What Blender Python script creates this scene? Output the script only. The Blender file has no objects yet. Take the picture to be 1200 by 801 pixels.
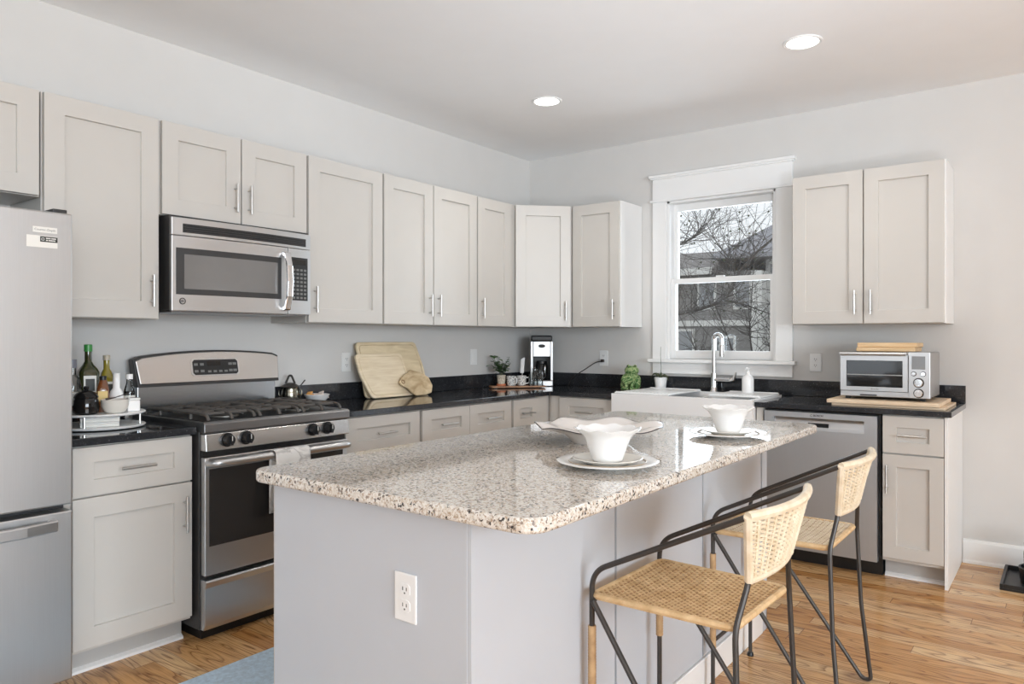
import bpy, bmesh, math, random
from mathutils import Vector, Matrix
from math import sin, cos, pi, radians

S = bpy.context.scene
COL = S.collection
random.seed(7)

# ------------------------------------------------------------------ camera, sky, light, exposure
cd = bpy.data.cameras.new('camera'); cam = bpy.data.objects.new('camera', cd); COL.objects.link(cam)
cd.sensor_width = 36.0; cd.lens = 861.37 / 1200 * 36
cd.shift_x = -0.00331; cd.shift_y = -0.00295; cd.clip_start = 0.05
cam.location = (3.5914, -4.9567, 1.2851)
cam.rotation_euler = (radians(90), 0, radians(37.0353))
S.camera = cam

S.view_settings.view_transform = 'Standard'
S.view_settings.look = 'None'
S.view_settings.gamma = 1
S.view_settings.use_curve_mapping = False
S.view_settings.exposure = -0.19
S.cycles.max_bounces = 10
S.cycles.diffuse_bounces = 6
S.cycles.transparent_max_bounces = 16
S.cycles.use_denoising = True
S.cycles.caustics_reflective = False
S.cycles.caustics_refractive = False
S.cycles.sample_clamp_indirect = 6.0

w = bpy.data.worlds.new('sky'); S.world = w; w.use_nodes = True
bg = w.node_tree.nodes['Background']
bg.inputs['Color'].default_value = (0.93, 0.96, 1.0, 1); bg.inputs['Strength'].default_value = 1.25

def area(name, loc, rot, sx, sy, power, col):
    l = bpy.data.lights.new(name, 'AREA'); l.shape = 'RECTANGLE'; l.size = sx; l.size_y = sy
    l.energy = power; l.color = col
    o = bpy.data.objects.new(name, l); COL.objects.link(o); o.location = loc; o.rotation_euler = rot
    return o
RX = 9.5
DAY = (0.80, 0.905, 1.0)
# daylight falling in through the room's other windows (right wall and the wall behind the camera)
for i, yy in enumerate((-5.05, -7.35)):
    area('daylight_right_window', (RX + .12, yy, 1.62), (0, radians(90), 0), 2.0, 2.0, 300, DAY)
for i, xx in enumerate((1.5, 4.6)):
    area('daylight_front_window', (xx, -8.62, 1.60), (radians(90), 0, 0), 1.9, 1.8, 28, DAY)
area('daylight_kitchen_window', (1.636, 0.30, 1.72), (radians(-90), 0, 0), 0.8, 1.1, 21, DAY)
# unseen spots added beside the camera, aimed up to brighten the ceiling
def fill_spot(loc, aim, power, deg):
    l = bpy.data.lights.new('ceiling_fill', 'SPOT'); l.energy = power; l.color = (0.77, 0.88, 1.0)
    l.spot_size = radians(deg); l.spot_blend = 1.0; l.shadow_soft_size = 0.25
    o = bpy.data.objects.new('ceiling_fill', l); COL.objects.link(o); o.location = loc
    o.rotation_euler = (Vector(aim) - Vector(loc)).to_track_quat('-Z', 'Y').to_euler()
fill_spot((4.1, -3.8, 0.95), (2.7, -2.2, 2.76), 250, 86)
fill_spot((4.3, -5.6, 1.10), (3.3, -4.6, 2.76), 150, 95)

# ------------------------------------------------------------------ materials
def srgb(r, g, b):
    f = lambda c: (c / 255 / 12.92) if c <= 10 else ((c / 255 + 0.055) / 1.055) ** 2.4
    return (f(r), f(g), f(b), 1)

def newmat(name):
    m = bpy.data.materials.new(name); m.use_nodes = True
    nt = m.node_tree
    return m, nt, nt.nodes['Principled BSDF']

def N(nt, t, **kw):
    n = nt.nodes.new(t)
    for k, v in kw.items():
        if k.startswith('in_'):
            key = k[3:]
            n.inputs[int(key) if key.isdigit() else key.replace('_', ' ')].default_value = v
        else: setattr(n, k, v)
    return n

def ramp(nt, stops, interp='LINEAR'):
    n = nt.nodes.new('ShaderNodeValToRGB'); cr = n.color_ramp; cr.interpolation = interp
    while len(cr.elements) < len(stops): cr.elements.new(0.5)
    for e, (p, c) in zip(cr.elements, stops): e.position = p; e.color = c
    return n

def plain(name, col, rough=0.5, metal=0.0, var=0.03, scale=6.0, coat=0.0, bump=0.0, spec=None):
    """a paint or metal with a faint noise variation"""
    m, nt, b = newmat(name)
    tc = N(nt, 'ShaderNodeTexCoord'); no = N(nt, 'ShaderNodeTexNoise', in_Scale=scale, in_Detail=3.0)
    nt.links.new(tc.outputs['Object'], no.inputs['Vector'])
    lo = tuple(c * (1 - var) for c in col[:3]) + (1,); hi = tuple(min(1, c * (1 + var)) for c in col[:3]) + (1,)
    r = ramp(nt, [(0.35, lo), (0.65, hi)])
    nt.links.new(no.outputs['Fac'], r.inputs['Fac']); nt.links.new(r.outputs['Color'], b.inputs['Base Color'])
    b.inputs['Roughness'].default_value = rough; b.inputs['Metallic'].default_value = metal
    b.inputs['Coat Weight'].default_value = coat
    if spec is not None: b.inputs['Specular IOR Level'].default_value = spec
    if bump:
        bn = N(nt, 'ShaderNodeBump', in_Strength=bump, in_Distance=0.002)
        n2 = N(nt, 'ShaderNodeTexNoise', in_Scale=scale * 25, in_Detail=2.0)
        nt.links.new(tc.outputs['Object'], n2.inputs['Vector'])
        nt.links.new(n2.outputs['Fac'], bn.inputs['Height']); nt.links.new(bn.outputs['Normal'], b.inputs['Normal'])
    return m

def brushed(name, col, rough=0.28, stretch=(1, 1, 60)):
    m, nt, b = newmat(name)
    tc = N(nt, 'ShaderNodeTexCoord'); mp = N(nt, 'ShaderNodeMapping'); mp.inputs['Scale'].default_value = stretch
    no = N(nt, 'ShaderNodeTexNoise', in_Scale=6.0, in_Detail=2.0)
    nt.links.new(tc.outputs['Object'], mp.inputs['Vector']); nt.links.new(mp.outputs['Vector'], no.inputs['Vector'])
    mr = N(nt, 'ShaderNodeMapRange'); mr.inputs['To Min'].default_value = rough * 0.93; mr.inputs['To Max'].default_value = rough * 1.08
    nt.links.new(no.outputs['Fac'], mr.inputs['Value']); nt.links.new(mr.outputs['Result'], b.inputs['Roughness'])
    r = ramp(nt, [(0.3, tuple(c * 0.96 for c in col[:3]) + (1,)), (0.7, col)])
    nt.links.new(no.outputs['Fac'], r.inputs['Fac']); nt.links.new(r.outputs['Color'], b.inputs['Base Color'])
    b.inputs['Metallic'].default_value = 1.0
    return m

def glass(name, tint=(1, 1, 1, 1), rough=0.0, dens=1.0):
    """thin clear glass: fresnel mix of reflection and straight transmission"""
    m = bpy.data.materials.new(name); m.use_nodes = True; nt = m.node_tree; nt.nodes.clear()
    out = N(nt, 'ShaderNodeOutputMaterial'); mix = N(nt, 'ShaderNodeMixShader')
    fr = N(nt, 'ShaderNodeFresnel', in_IOR=1.45); tr = N(nt, 'ShaderNodeBsdfTransparent'); gl = N(nt, 'ShaderNodeBsdfGlossy')
    tr.inputs['Color'].default_value = tint; gl.inputs['Roughness'].default_value = rough
    nt.links.new(fr.outputs[0], mix.inputs[0]); nt.links.new(tr.outputs[0], mix.inputs[1]); nt.links.new(gl.outputs[0], mix.inputs[2])
    nt.links.new(mix.outputs[0], out.inputs['Surface'])
    return m

def emit(name, col, s):
    m, nt, b = newmat(name)
    b.inputs['Base Color'].default_value = col
    b.inputs['Emission Color'].default_value = col; b.inputs['Emission Strength'].default_value = s
    return m

def granite_light():
    m, nt, b = newmat('speckled_granite')
    tc = N(nt, 'ShaderNodeTexCoord')
    def vor(scale, stops, w):
        v = N(nt, 'ShaderNodeTexVoronoi', in_Scale=scale)
        mp = N(nt, 'ShaderNodeMapping'); mp.inputs['Location'].default_value = (w, w * 2, w * 3)
        nz = N(nt, 'ShaderNodeTexNoise', in_Scale=scale * 0.8, in_Detail=2.0)
        ad = N(nt, 'ShaderNodeMix', data_type='VECTOR'); ad.inputs[0].default_value = 0.012
        nt.links.new(tc.outputs['Object'], mp.inputs['Vector']); nt.links.new(mp.outputs['Vector'], nz.inputs['Vector'])
        nt.links.new(mp.outputs['Vector'], ad.inputs[4]); nt.links.new(nz.outputs['Color'], ad.inputs[5])
        nt.links.new(ad.outputs[1], v.inputs['Vector'])
        s = N(nt, 'ShaderNodeSeparateColor'); nt.links.new(v.outputs['Color'], s.inputs[0])
        r = ramp(nt, stops, 'CONSTANT'); nt.links.new(s.outputs[0], r.inputs['Fac'])
        return r
    base = vor(240, [(0, srgb(212, 206, 197)), (0.28, srgb(226, 222, 215)), (0.55, srgb(200, 188, 172)), (0.74, srgb(172, 153, 134)), (0.88, srgb(218, 214, 208))], 0.3)
    spk = vor(175, [(0, (0, 0, 0, 1)), (0.84, (1, 1, 1, 1))], 1.7)
    spc = vor(175, [(0, srgb(150, 136, 124)), (0.88, srgb(120, 110, 102)), (0.93, srgb(62, 60, 60))], 1.7)
    mx = N(nt, 'ShaderNodeMix', data_type='RGBA')
    nt.links.new(spk.outputs['Color'], mx.inputs[0]); nt.links.new(base.outputs['Color'], mx.inputs[6]); nt.links.new(spc.outputs['Color'], mx.inputs[7])
    nt.links.new(mx.outputs[2], b.inputs['Base Color'])
    b.inputs['Roughness'].default_value = 0.07; b.inputs['Coat Weight'].default_value = 0.35; b.inputs['Coat Roughness'].default_value = 0.02
    return m

def granite_black():
    m, nt, b = newmat('black_granite')
    tc = N(nt, 'ShaderNodeTexCoord'); v = N(nt, 'ShaderNodeTexVoronoi', in_Scale=260.0)
    nt.links.new(tc.outputs['Object'], v.inputs['Vector'])
    s = N(nt, 'ShaderNodeSeparateColor'); nt.links.new(v.outputs['Color'], s.inputs[0])
    r = ramp(nt, [(0, srgb(38, 39, 42)), (0.6, srgb(46, 47, 50)), (0.93, srgb(58, 59, 62)), (0.985, srgb(92, 94, 96))], 'CONSTANT')
    nt.links.new(s.outputs[0], r.inputs['Fac']); nt.links.new(r.outputs['Color'], b.inputs['Base Color'])
    b.inputs['Roughness'].default_value = 0.07
    return m

def oak_floor():
    m, nt, b = newmat('oak_strip_floor')
    L = nt.links.new
    def math_(op, a, bb=None, c=None):
        n = N(nt, 'ShaderNodeMath', operation=op)
        for i, x in enumerate((a, bb, c)):
            if x is None: continue
            if isinstance(x, (int, float)): n.inputs[i].default_value = x
            else: L(x, n.inputs[i])
        return n.outputs[0]
    tc = N(nt, 'ShaderNodeTexCoord'); sp = N(nt, 'ShaderNodeSeparateXYZ'); L(tc.outputs['Object'], sp.inputs[0])
    x, y = sp.outputs[0], sp.outputs[1]
    PW = 0.083
    ry = math_('DIVIDE', y, PW); row = math_('FLOOR', ry); fy = math_('FRACT', ry)
    wn = N(nt, 'ShaderNodeTexWhiteNoise', noise_dimensions='1D'); L(row, wn.inputs['W'])
    rx = math_('ADD', math_('DIVIDE', x, 1.25), math_('MULTIPLY', wn.outputs['Value'], 5.0)); pid = math_('FLOOR', rx); fx = math_('FRACT', rx)
    cmb = N(nt, 'ShaderNodeCombineXYZ'); L(row, cmb.inputs[0]); L(pid, cmb.inputs[1])
    w2 = N(nt, 'ShaderNodeTexWhiteNoise', noise_dimensions='2D'); L(cmb.outputs[0], w2.inputs['Vector'])
    rnd = w2.outputs['Value']
    # cathedral grain: contour lines of a stretched noise, shifted for each board
    gv = N(nt, 'ShaderNodeCombineXYZ')
    L(math_('ADD', math_('MULTIPLY', x, 1.5), math_('MULTIPLY', rnd, 37.0)), gv.inputs[0]); L(math_('MULTIPLY', y, 9.0), gv.inputs[1]); L(math_('MULTIPLY', rnd, 11.0), gv.inputs[2])
    n1 = N(nt, 'ShaderNodeTexNoise', in_Scale=1.0, in_Detail=1.5, in_Roughness=0.4); L(gv.outputs[0], n1.inputs['Vector'])
    ring = math_('FRACT', math_('MULTIPLY', n1.outputs['Fac'], 15.0))
    rr = ramp(nt, [(0.0, (1, 1, 1, 1)), (0.12, (0.55, 0.55, 0.55, 1)), (0.4, (0, 0, 0, 1)), (0.9, (0.05, 0.05, 0.05, 1)), (1.0, (1, 1, 1, 1))]); L(ring, rr.inputs['Fac'])
    fv = N(nt, 'ShaderNodeCombineXYZ'); L(math_('MULTIPLY', x, 10.0), fv.inputs[0]); L(math_('MULTIPLY', y, 260.0), fv.inputs[1]); L(rnd, fv.inputs[2])
    n2 = N(nt, 'ShaderNodeTexNoise', in_Scale=1.0, in_Detail=3.0); L(fv.outputs[0], n2.inputs['Vector'])
    pore = ramp(nt, [(0.50, (0, 0, 0, 1)), (0.66, (1, 1, 1, 1))]); L(n2.outputs['Fac'], pore.inputs['Fac'])
    base = ramp(nt, [(0, srgb(184, 130, 76)), (0.35, srgb(206, 157, 101)), (0.7, srgb(217, 174, 122)), (1, srgb(227, 193, 147))]); L(rnd, base.inputs['Fac'])
    mx1 = N(nt, 'ShaderNodeMix', data_type='RGBA'); mx1.inputs[7].default_value = srgb(96, 54, 24)
    L(math_('MULTIPLY', rr.outputs['Color'], math_('MULTIPLY_ADD', pore.outputs['Color'], 0.45, 0.62)), mx1.inputs[0]); L(base.outputs['Color'], mx1.inputs[6])
    mx2 = N(nt, 'ShaderNodeMix', data_type='RGBA'); mx2.inputs[7].default_value = srgb(134, 82, 40)
    L(math_('MULTIPLY', pore.outputs['Color'], 0.42), mx2.inputs[0]); L(mx1.outputs[2], mx2.inputs[6])
    # seams between boards
    e1 = math_('LESS_THAN', fy, 0.02); e2 = math_('LESS_THAN', fx, 0.0025)
    seam = math_('MAXIMUM', e1, e2)
    mx3 = N(nt, 'ShaderNodeMix', data_type='RGBA'); mx3.inputs[7].default_value = srgb(92, 54, 26)
    L(math_('MULTIPLY', seam, 0.75), mx3.inputs[0]); L(mx2.outputs[2], mx3.inputs[6])
    L(mx3.outputs[2], b.inputs['Base Color'])
    b.inputs['Roughness'].default_value = 0.24
    bn = N(nt, 'ShaderNodeBump', in_Strength=0.25, in_Distance=0.001); L(math_('SUBTRACT', 1.0, seam), bn.inputs['Height']); L(bn.outputs['Normal'], b.inputs['Normal'])
    return m

def wood(name, c1, c2, scale=(3, 40, 40), rough=0.5):
    m, nt, b = newmat(name)
    tc = N(nt, 'ShaderNodeTexCoord'); mp = N(nt, 'ShaderNodeMapping'); mp.inputs['Scale'].default_value = scale
    no = N(nt, 'ShaderNodeTexNoise', in_Scale=1.0, in_Detail=5.0, in_Distortion=0.6)
    nt.links.new(tc.outputs['Object'], mp.inputs['Vector']); nt.links.new(mp.outputs['Vector'], no.inputs['Vector'])
    r = ramp(nt, [(0.3, c1), (0.7, c2)]); nt.links.new(no.outputs['Fac'], r.inputs['Fac']); nt.links.new(r.outputs['Color'], b.inputs['Base Color'])
    b.inputs['Roughness'].default_value = rough
    return m

def siding(name, c, pitch=0.14):
    m, nt, b = newmat(name)
    tc = N(nt, 'ShaderNodeTexCoord'); sp = N(nt, 'ShaderNodeSeparateXYZ'); nt.links.new(tc.outputs['Object'], sp.inputs[0])
    d = N(nt, 'ShaderNodeMath', operation='DIVIDE'); d.inputs[1].default_value = pitch; nt.links.new(sp.outputs[2], d.inputs[0])
    f = N(nt, 'ShaderNodeMath', operation='FRACT'); nt.links.new(d.outputs[0], f.inputs[0])
    dk = tuple(x * 0.62 for x in c[:3]) + (1,)
    r = ramp(nt, [(0.0, dk), (0.12, c), (1, c)]); nt.links.new(f.outputs[0], r.inputs['Fac']); nt.links.new(r.outputs['Color'], b.inputs['Base Color'])
    b.inputs['Roughness'].default_value = 0.8
    return m

def marbled(name, c1, c2, scale):
    m, nt, b = newmat(name)
    tc = N(nt, 'ShaderNodeTexCoord'); no = N(nt, 'ShaderNodeTexNoise', in_Scale=scale, in_Detail=6.0, in_Distortion=1.4)
    nt.links.new(tc.outputs['Object'], no.inputs['Vector'])
    r = ramp(nt, [(0.40, c1), (0.5, c2), (0.56, c1)]); nt.links.new(no.outputs['Fac'], r.inputs['Fac']); nt.links.new(r.outputs['Color'], b.inputs['Base Color'])
    b.inputs['Roughness'].default_value = 0.8
    return m

M = dict(
    wall=plain('wall_paint', srgb(210, 208, 205), 0.85, var=0.008),
    ceiling=plain('ceiling_paint', srgb(243, 244, 245), 0.9, var=0.006),
    trim=plain('white_trim_paint', srgb(236, 236, 235), 0.35, var=0.006),
    cab=plain('warm_grey_cabinet_paint', srgb(199, 195, 189), 0.38, var=0.008),
    side=plain('pale_cabinet_side', srgb(232, 231, 229), 0.42, var=0.008),
    toe=plain('toe_kick_paint', srgb(184, 183, 181), 0.5, var=0.01),
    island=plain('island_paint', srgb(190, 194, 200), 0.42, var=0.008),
    steel=brushed('brushed_steel', (0.60, 0.605, 0.61, 1), 0.34, (1, 1.5, 260)),
    steel_c=brushed('brushed_steel_console', (0.62, 0.62, 0.62, 1), 0.24, (1, 1.5, 260)),
    steel_dw=brushed('dishwasher_steel', (0.56, 0.585, 0.61, 1), 0.50, (90, 90, 1)),
    steel_v=brushed('brushed_steel_door', (0.53, 0.528, 0.525, 1), 0.42, (70, 70, 1)),
    dsteel=brushed('dark_steel', (0.30, 0.30, 0.305, 1), 0.35, (1, 1, 70)),
    bluesteel=brushed('splash_steel', (0.40, 0.43, 0.46, 1), 0.24, (1, 1, 60)),
    chrome=plain('chrome', (0.80, 0.80, 0.81, 1), 0.08, 1.0, var=0.01),
    nickel=plain('brushed_nickel', (0.56, 0.55, 0.53, 1), 0.30, 1.0, var=0.02),
    blackglass=plain('black_glass', srgb(26, 25, 25), 0.06, var=0.02),
    ovenglass=plain('oven_glass', srgb(46, 44, 43), 0.08, var=0.03),
    mwglass=plain('microwave_window', srgb(122, 120, 118), 0.10, var=0.03),  # black glass; grey of the reflected room is put into the base colour
    black=plain('black_plastic', srgb(24, 24, 25), 0.38, var=0.05),
    charcoal=plain('charcoal_enamel', srgb(52, 51, 51), 0.45, var=0.05),
    iron=plain('cast_iron', srgb(84, 80, 76), 0.55, var=0.12, scale=30, bump=0.2),
    cap=plain('burner_cap', srgb(140, 136, 130), 0.35, 0.6, var=0.05),
    gran=granite_light(), bgran=granite_black(), floor=oak_floor(),
    ceramic=plain('white_ceramic', srgb(238, 238, 237), 0.12, var=0.006, coat=0.3),
    cream=plain('cream_ceramic', srgb(226, 222, 214), 0.15, var=0.01, coat=0.3),
    platter=plain('blush_ceramic', srgb(232, 226, 221), 0.14, var=0.01, coat=0.3),
    rimline=plain('dark_rim_glaze', srgb(70, 66, 66), 0.3, var=0.05),
    tan=plain('tan_rim_glaze', srgb(166, 150, 130), 0.3, var=0.05),
    fireclay=plain('white_fireclay', srgb(238, 238, 238), 0.16, var=0.005),
    plastic=plain('white_plastic', srgb(232, 232, 231), 0.35, var=0.006),
    slot=plain('dark_slot', srgb(60, 58, 56), 0.6),
    frame=plain('black_steel_rod', srgb(66, 62, 59), 0.40, 0.35, var=0.06),
    rattan=wood('rattan_honey', srgb(196, 160, 114), srgb(226, 196, 152), (25, 25, 25), 0.55),
    rattan_d=wood('rattan_brown', srgb(132, 96, 60), srgb(176, 134, 90), (25, 25, 25), 0.6),
    rattan_w=wood('rattan_wrap', srgb(160, 126, 88), srgb(196, 162, 120), (25, 25, 25), 0.55),
    rattan_l=wood('rattan_pale', srgb(214, 196, 166), srgb(236, 224, 202), (25, 25, 25), 0.55),
    maple=wood('pale_maple', srgb(218, 198, 166), srgb(236, 220, 192), (6, 6, 60), 0.5),
    bamboo=wood('board_wood', srgb(206, 186, 150), srgb(228, 211, 178), (30, 5, 30), 0.5),
    olive=wood('olive_wood', srgb(166, 138, 100), srgb(222, 202, 166), (14, 10, 24), 0.5),
    ovenboard=wood('butcher_block', srgb(214, 186, 154), srgb(232, 210, 182), (3, 30, 30), 0.55),
    bundle=wood('blond_wood', srgb(214, 176, 130), srgb(238, 208, 166), (4, 30, 60), 0.6),
    trayw=wood('walnut_tray', srgb(142, 100, 72), srgb(178, 134, 100), (12, 12, 12), 0.5),
    terracotta=plain('terracotta', srgb(186, 112, 78), 0.7),
    speckpot=marbled('speckled_pot', srgb(212, 202, 186), srgb(150, 140, 118), 60),
    mug=marbled('patterned_mug', srgb(232, 230, 226), srgb(110, 108, 106), 38),
    leaf=plain('green_leaf', srgb(74, 104, 58), 0.45, var=0.25, scale=40),
    leaf_d=plain('dark_leaf', srgb(70, 78, 54), 0.5, var=0.2, scale=40),
    soil=plain('soil', srgb(60, 48, 38), 0.9),
    frog=marbled('green_glaze', srgb(66, 104, 52), srgb(170, 184, 130), 22),
    clear=glass('clear_glass', (0.93, 0.95, 0.95, 1)),
    pane=glass('window_glass', (0.97, 0.98, 0.98, 1)),
    green_g=plain('green_bottle_glass', srgb(46, 50, 22), 0.06, var=0.1, coat=0.4),
    oil_g=plain('olive_oil', srgb(128, 116, 34), 0.06, var=0.1, coat=0.4),
    balsamic=plain('dark_vinegar', srgb(40, 32, 28), 0.08, coat=0.3),
    amber=plain('amber_spirit', srgb(112, 66, 34), 0.08, var=0.1, coat=0.3),
    label_w=plain('white_label', srgb(226, 224, 218), 0.6),
    label_c=plain('cream_label', srgb(226, 198, 132), 0.6),
    label_k=plain('black_label', srgb(44, 46, 42), 0.5),
    greencap=plain('green_cap', srgb(60, 140, 66), 0.35),
    steelcap=plain('grey_cap', srgb(104, 106, 116), 0.4),
    goldcap=plain('pale_cap', srgb(176, 168, 150), 0.4),
    silverpot=plain('tarnished_silver', (0.24, 0.225, 0.18, 1), 0.22, 1.0, var=0.25, scale=14),
    cracker=plain('orange_cracker', srgb(224, 164, 88), 0.7, var=0.15, scale=50),
    candy=plain('pale_sweets', srgb(228, 214, 204), 0.5),
    towel=marbled('marbled_towel', srgb(226, 225, 222), srgb(176, 174, 172), 9),
    rug=plain('blue_rug', srgb(190, 210, 226), 0.95, var=0.12, scale=60, bump=0.8),
    lamp=emit('lamp_glow', (1.0, 0.97, 0.92, 1), 9.0),
    screen=plain('lcd_grey', srgb(134, 136, 138), 0.25),
    keys=plain('key_grey', srgb(120, 120, 118), 0.5),
    red=plain('jar_red', srgb(150, 40, 40), 0.5),
    water=glass('water_tint', (0.75, 0.80, 0.83, 1)),
    housegrey=siding('grey_siding', srgb(146, 144, 143)),
    housewhite=siding('white_siding', srgb(214, 214, 214)),
    shingle=plain('grey_shingle', srgb(150, 151, 157), 0.9, var=0.15, scale=30),
    shingle_b=plain('brown_shingle', srgb(132, 129, 128), 0.9, var=0.15, scale=30),
    housetrim=plain('house_trim', srgb(224, 224, 222), 0.6),
    houseglass=plain('house_window_glass', srgb(150, 153, 157), 0.1),
    bark=plain('bark', srgb(92, 88, 86), 0.9, var=0.2, scale=20),
    ground=plain('winter_lawn', srgb(120, 118, 100), 0.95, var=0.2, scale=3),
)

# ------------------------------------------------------------------ mesh helpers
V = Vector
class Frame:
    """wall-aligned frame: a along the wall, n out of the wall, z up"""
    def __init__(s, o, ua, un): s.o = V(o); s.ua = V(ua).normalized(); s.un = V(un).normalized()
    def p(s, a, n, z): return s.o + s.ua * a + s.un * n + V((0, 0, z))
LEFT = Frame((0, 0, 0), (0, 1, 0), (1, 0, 0))      # a = y, n = x
BACK = Frame((0, 0, 0), (1, 0, 0), (0, -1, 0))     # a = x, n = -y
LOCAL = Frame((0, 0, 0), (1, 0, 0), (0, -1, 0))

def fillet(pts, r, n=5):
    pts = [V(p) for p in pts]; out = [pts[0]]
    for i in range(1, len(pts) - 1):
        a, b, c = pts[i - 1], pts[i], pts[i + 1]
        d1 = (a - b); d2 = (c - b); t = min(r, d1.length * .49, d2.length * .49)
        p1 = b + d1.normalized() * t; p2 = b + d2.normalized() * t
        for k in range(n + 1):
            u = k / n; out.append(p1 * (1 - u) ** 2 + b * 2 * u * (1 - u) + p2 * u * u)
    out.append(pts[-1]); return out

class MB:
    def __init__(s): s.bm = bmesh.new(); s.mi = 0
    def face(s, vs):
        try: f = s.bm.faces.new(vs); f.material_index = s.mi; return f
        except ValueError: return None
    def hexa(s, P):
        v = [s.bm.verts.new(p) for p in P]
        for f in ((3, 2, 1, 0), (4, 5, 6, 7), (0, 1, 5, 4), (1, 2, 6, 5), (2, 3, 7, 6), (3, 0, 4, 7)): s.face([v[i] for i in f])
        return s
    def box(s, x0, x1, y0, y1, z0, z1):
        return s.hexa([V(p) for p in ((x0, y0, z0), (x1, y0, z0), (x1, y1, z0), (x0, y1, z0), (x0, y0, z1), (x1, y0, z1), (x1, y1, z1), (x0, y1, z1))])
    def fbox(s, F, a0, a1, n0, n1, z0, z1):
        return s.hexa([F.p(*q) for q in ((a0, n0, z0), (a1, n0, z0), (a1, n1, z0), (a0, n1, z0), (a0, n0, z1), (a1, n0, z1), (a1, n1, z1), (a0, n1, z1))])
    def prism(s, poly, fn, h0, h1):
        """poly of 2-D points; fn(p, q, h) -> 3-D"""
        b = [s.bm.verts.new(fn(p[0], p[1], h0)) for p in poly]; t = [s.bm.verts.new(fn(p[0], p[1], h1)) for p in poly]
        n = len(poly); s.face(b[::-1]); s.face(t)
        for i in range(n): s.face([b[i], b[(i + 1) % n], t[(i + 1) % n], t[i]])
        return s
    def tube(s, pts, r, seg=8, caps=True, closed=False):
        pts = [V(p) for p in pts]; n = len(pts); rs = r if isinstance(r, (list, tuple)) else [r] * n
        rings = []; up = None
        for i in range(n):
            if closed: t = (pts[(i + 1) % n] - pts[i - 1])
            else: t = pts[min(i + 1, n - 1)] - pts[max(i - 1, 0)]
            if t.length < 1e-9: t = V((0, 0, 1))
            t.normalize()
            if up is None: up = V((0, 0, 1)) if abs(t.z) < .9 else V((1, 0, 0))
            x = (up - t * up.dot(t)); x = x.normalized() if x.length > 1e-6 else t.orthogonal().normalized()
            y = t.cross(x); up = x
            rings.append([s.bm.verts.new(pts[i] + (x * cos(2 * pi * k / seg) + y * sin(2 * pi * k / seg)) * rs[i]) for k in range(seg)])
        m = n if closed else n - 1
        for i in range(m):
            a, b = rings[i], rings[(i + 1) % n]
            for k in range(seg): s.face([a[k], a[(k + 1) % seg], b[(k + 1) % seg], b[k]])
        if caps and not closed: s.face(rings[0][::-1]); s.face(rings[-1])
        return s
    def lathe(s, prof, c=(0, 0, 0), seg=32, rfn=None, zfn=None, loop=False):
        """revolve (r, z) profile about a vertical axis through c; rfn/zfn ripple it"""
        c = V(c); rings = []
        for i, (r, z) in enumerate(prof):
            if r < 1e-6: rings.append([s.bm.verts.new(c + V((0, 0, z)))]); continue
            ring = []
            for k in range(seg):
                a = 2 * pi * k / seg; rr = r * (rfn(a, r, z) if rfn else 1); zz = z + (zfn(a, r, z) if zfn else 0)
                ring.append(s.bm.verts.new(c + V((rr * cos(a), rr * sin(a), zz))))
            rings.append(ring)
        for a, b in zip(rings, rings[1:]):
            if len(a) == 1 and len(b) == 1: continue
            for k in range(seg):
                k2 = (k + 1) % seg
                if len(a) == 1: s.face([a[0], b[k2], b[k]])
                elif len(b) == 1: s.face([a[k], a[k2], b[0]])
                else: s.face([a[k], a[k2], b[k2], b[k]])
        if loop:
            a, b = rings[-1], rings[0]
            for k in range(seg): s.face([a[k], a[(k + 1) % seg], b[(k + 1) % seg], b[k]])
            return s
        if len(rings[0]) > 1: s.face(rings[0][::-1])
        if len(rings[-1]) > 1: s.face(rings[-1])
        return s
    def ball(s, c, r, sc=(1, 1, 1), sub=2, rot=None):
        R = rot if rot else Matrix()
        m = Matrix.Translation(V(c)) @ R @ Matrix.Diagonal((sc[0] * r, sc[1] * r, sc[2] * r, 1))
        g = bmesh.ops.create_icosphere(s.bm, subdivisions=sub, radius=1, matrix=m)
        for v in g['verts']:
            for f in v.link_faces: f.material_index = s.mi
        return s
    def cyl(s, p0, p1, r, seg=16): return s.tube([p0, p1], r, seg)
    def build(s, name, mat, parent=None, world=True, bev=0.0, seg=2, smooth=True, ang=35, mods=None):
        me = bpy.data.meshes.new(name)
        if parent is not None and world:
            root = parent
            while root.parent: root = root.parent
            bmesh.ops.translate(s.bm, verts=s.bm.verts, vec=-V(root.location))
        bmesh.ops.recalc_face_normals(s.bm, faces=s.bm.faces)
        s.bm.to_mesh(me); s.bm.free()
        for m in (mat if isinstance(mat, (list, tuple)) else [mat]): me.materials.append(m)
        if smooth:
            me.shade_smooth(); me.set_sharp_from_angle(angle=radians(ang))
        o = bpy.data.objects.new(name, me); COL.objects.link(o)
        if parent is not None: o.parent = parent
        if bev:
            b = o.modifiers.new('Bevel', 'BEVEL'); b.width = bev; b.segments = seg; b.limit_method = 'ANGLE'; b.angle_limit = radians(40)
            b.harden_normals = False
        return o

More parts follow.
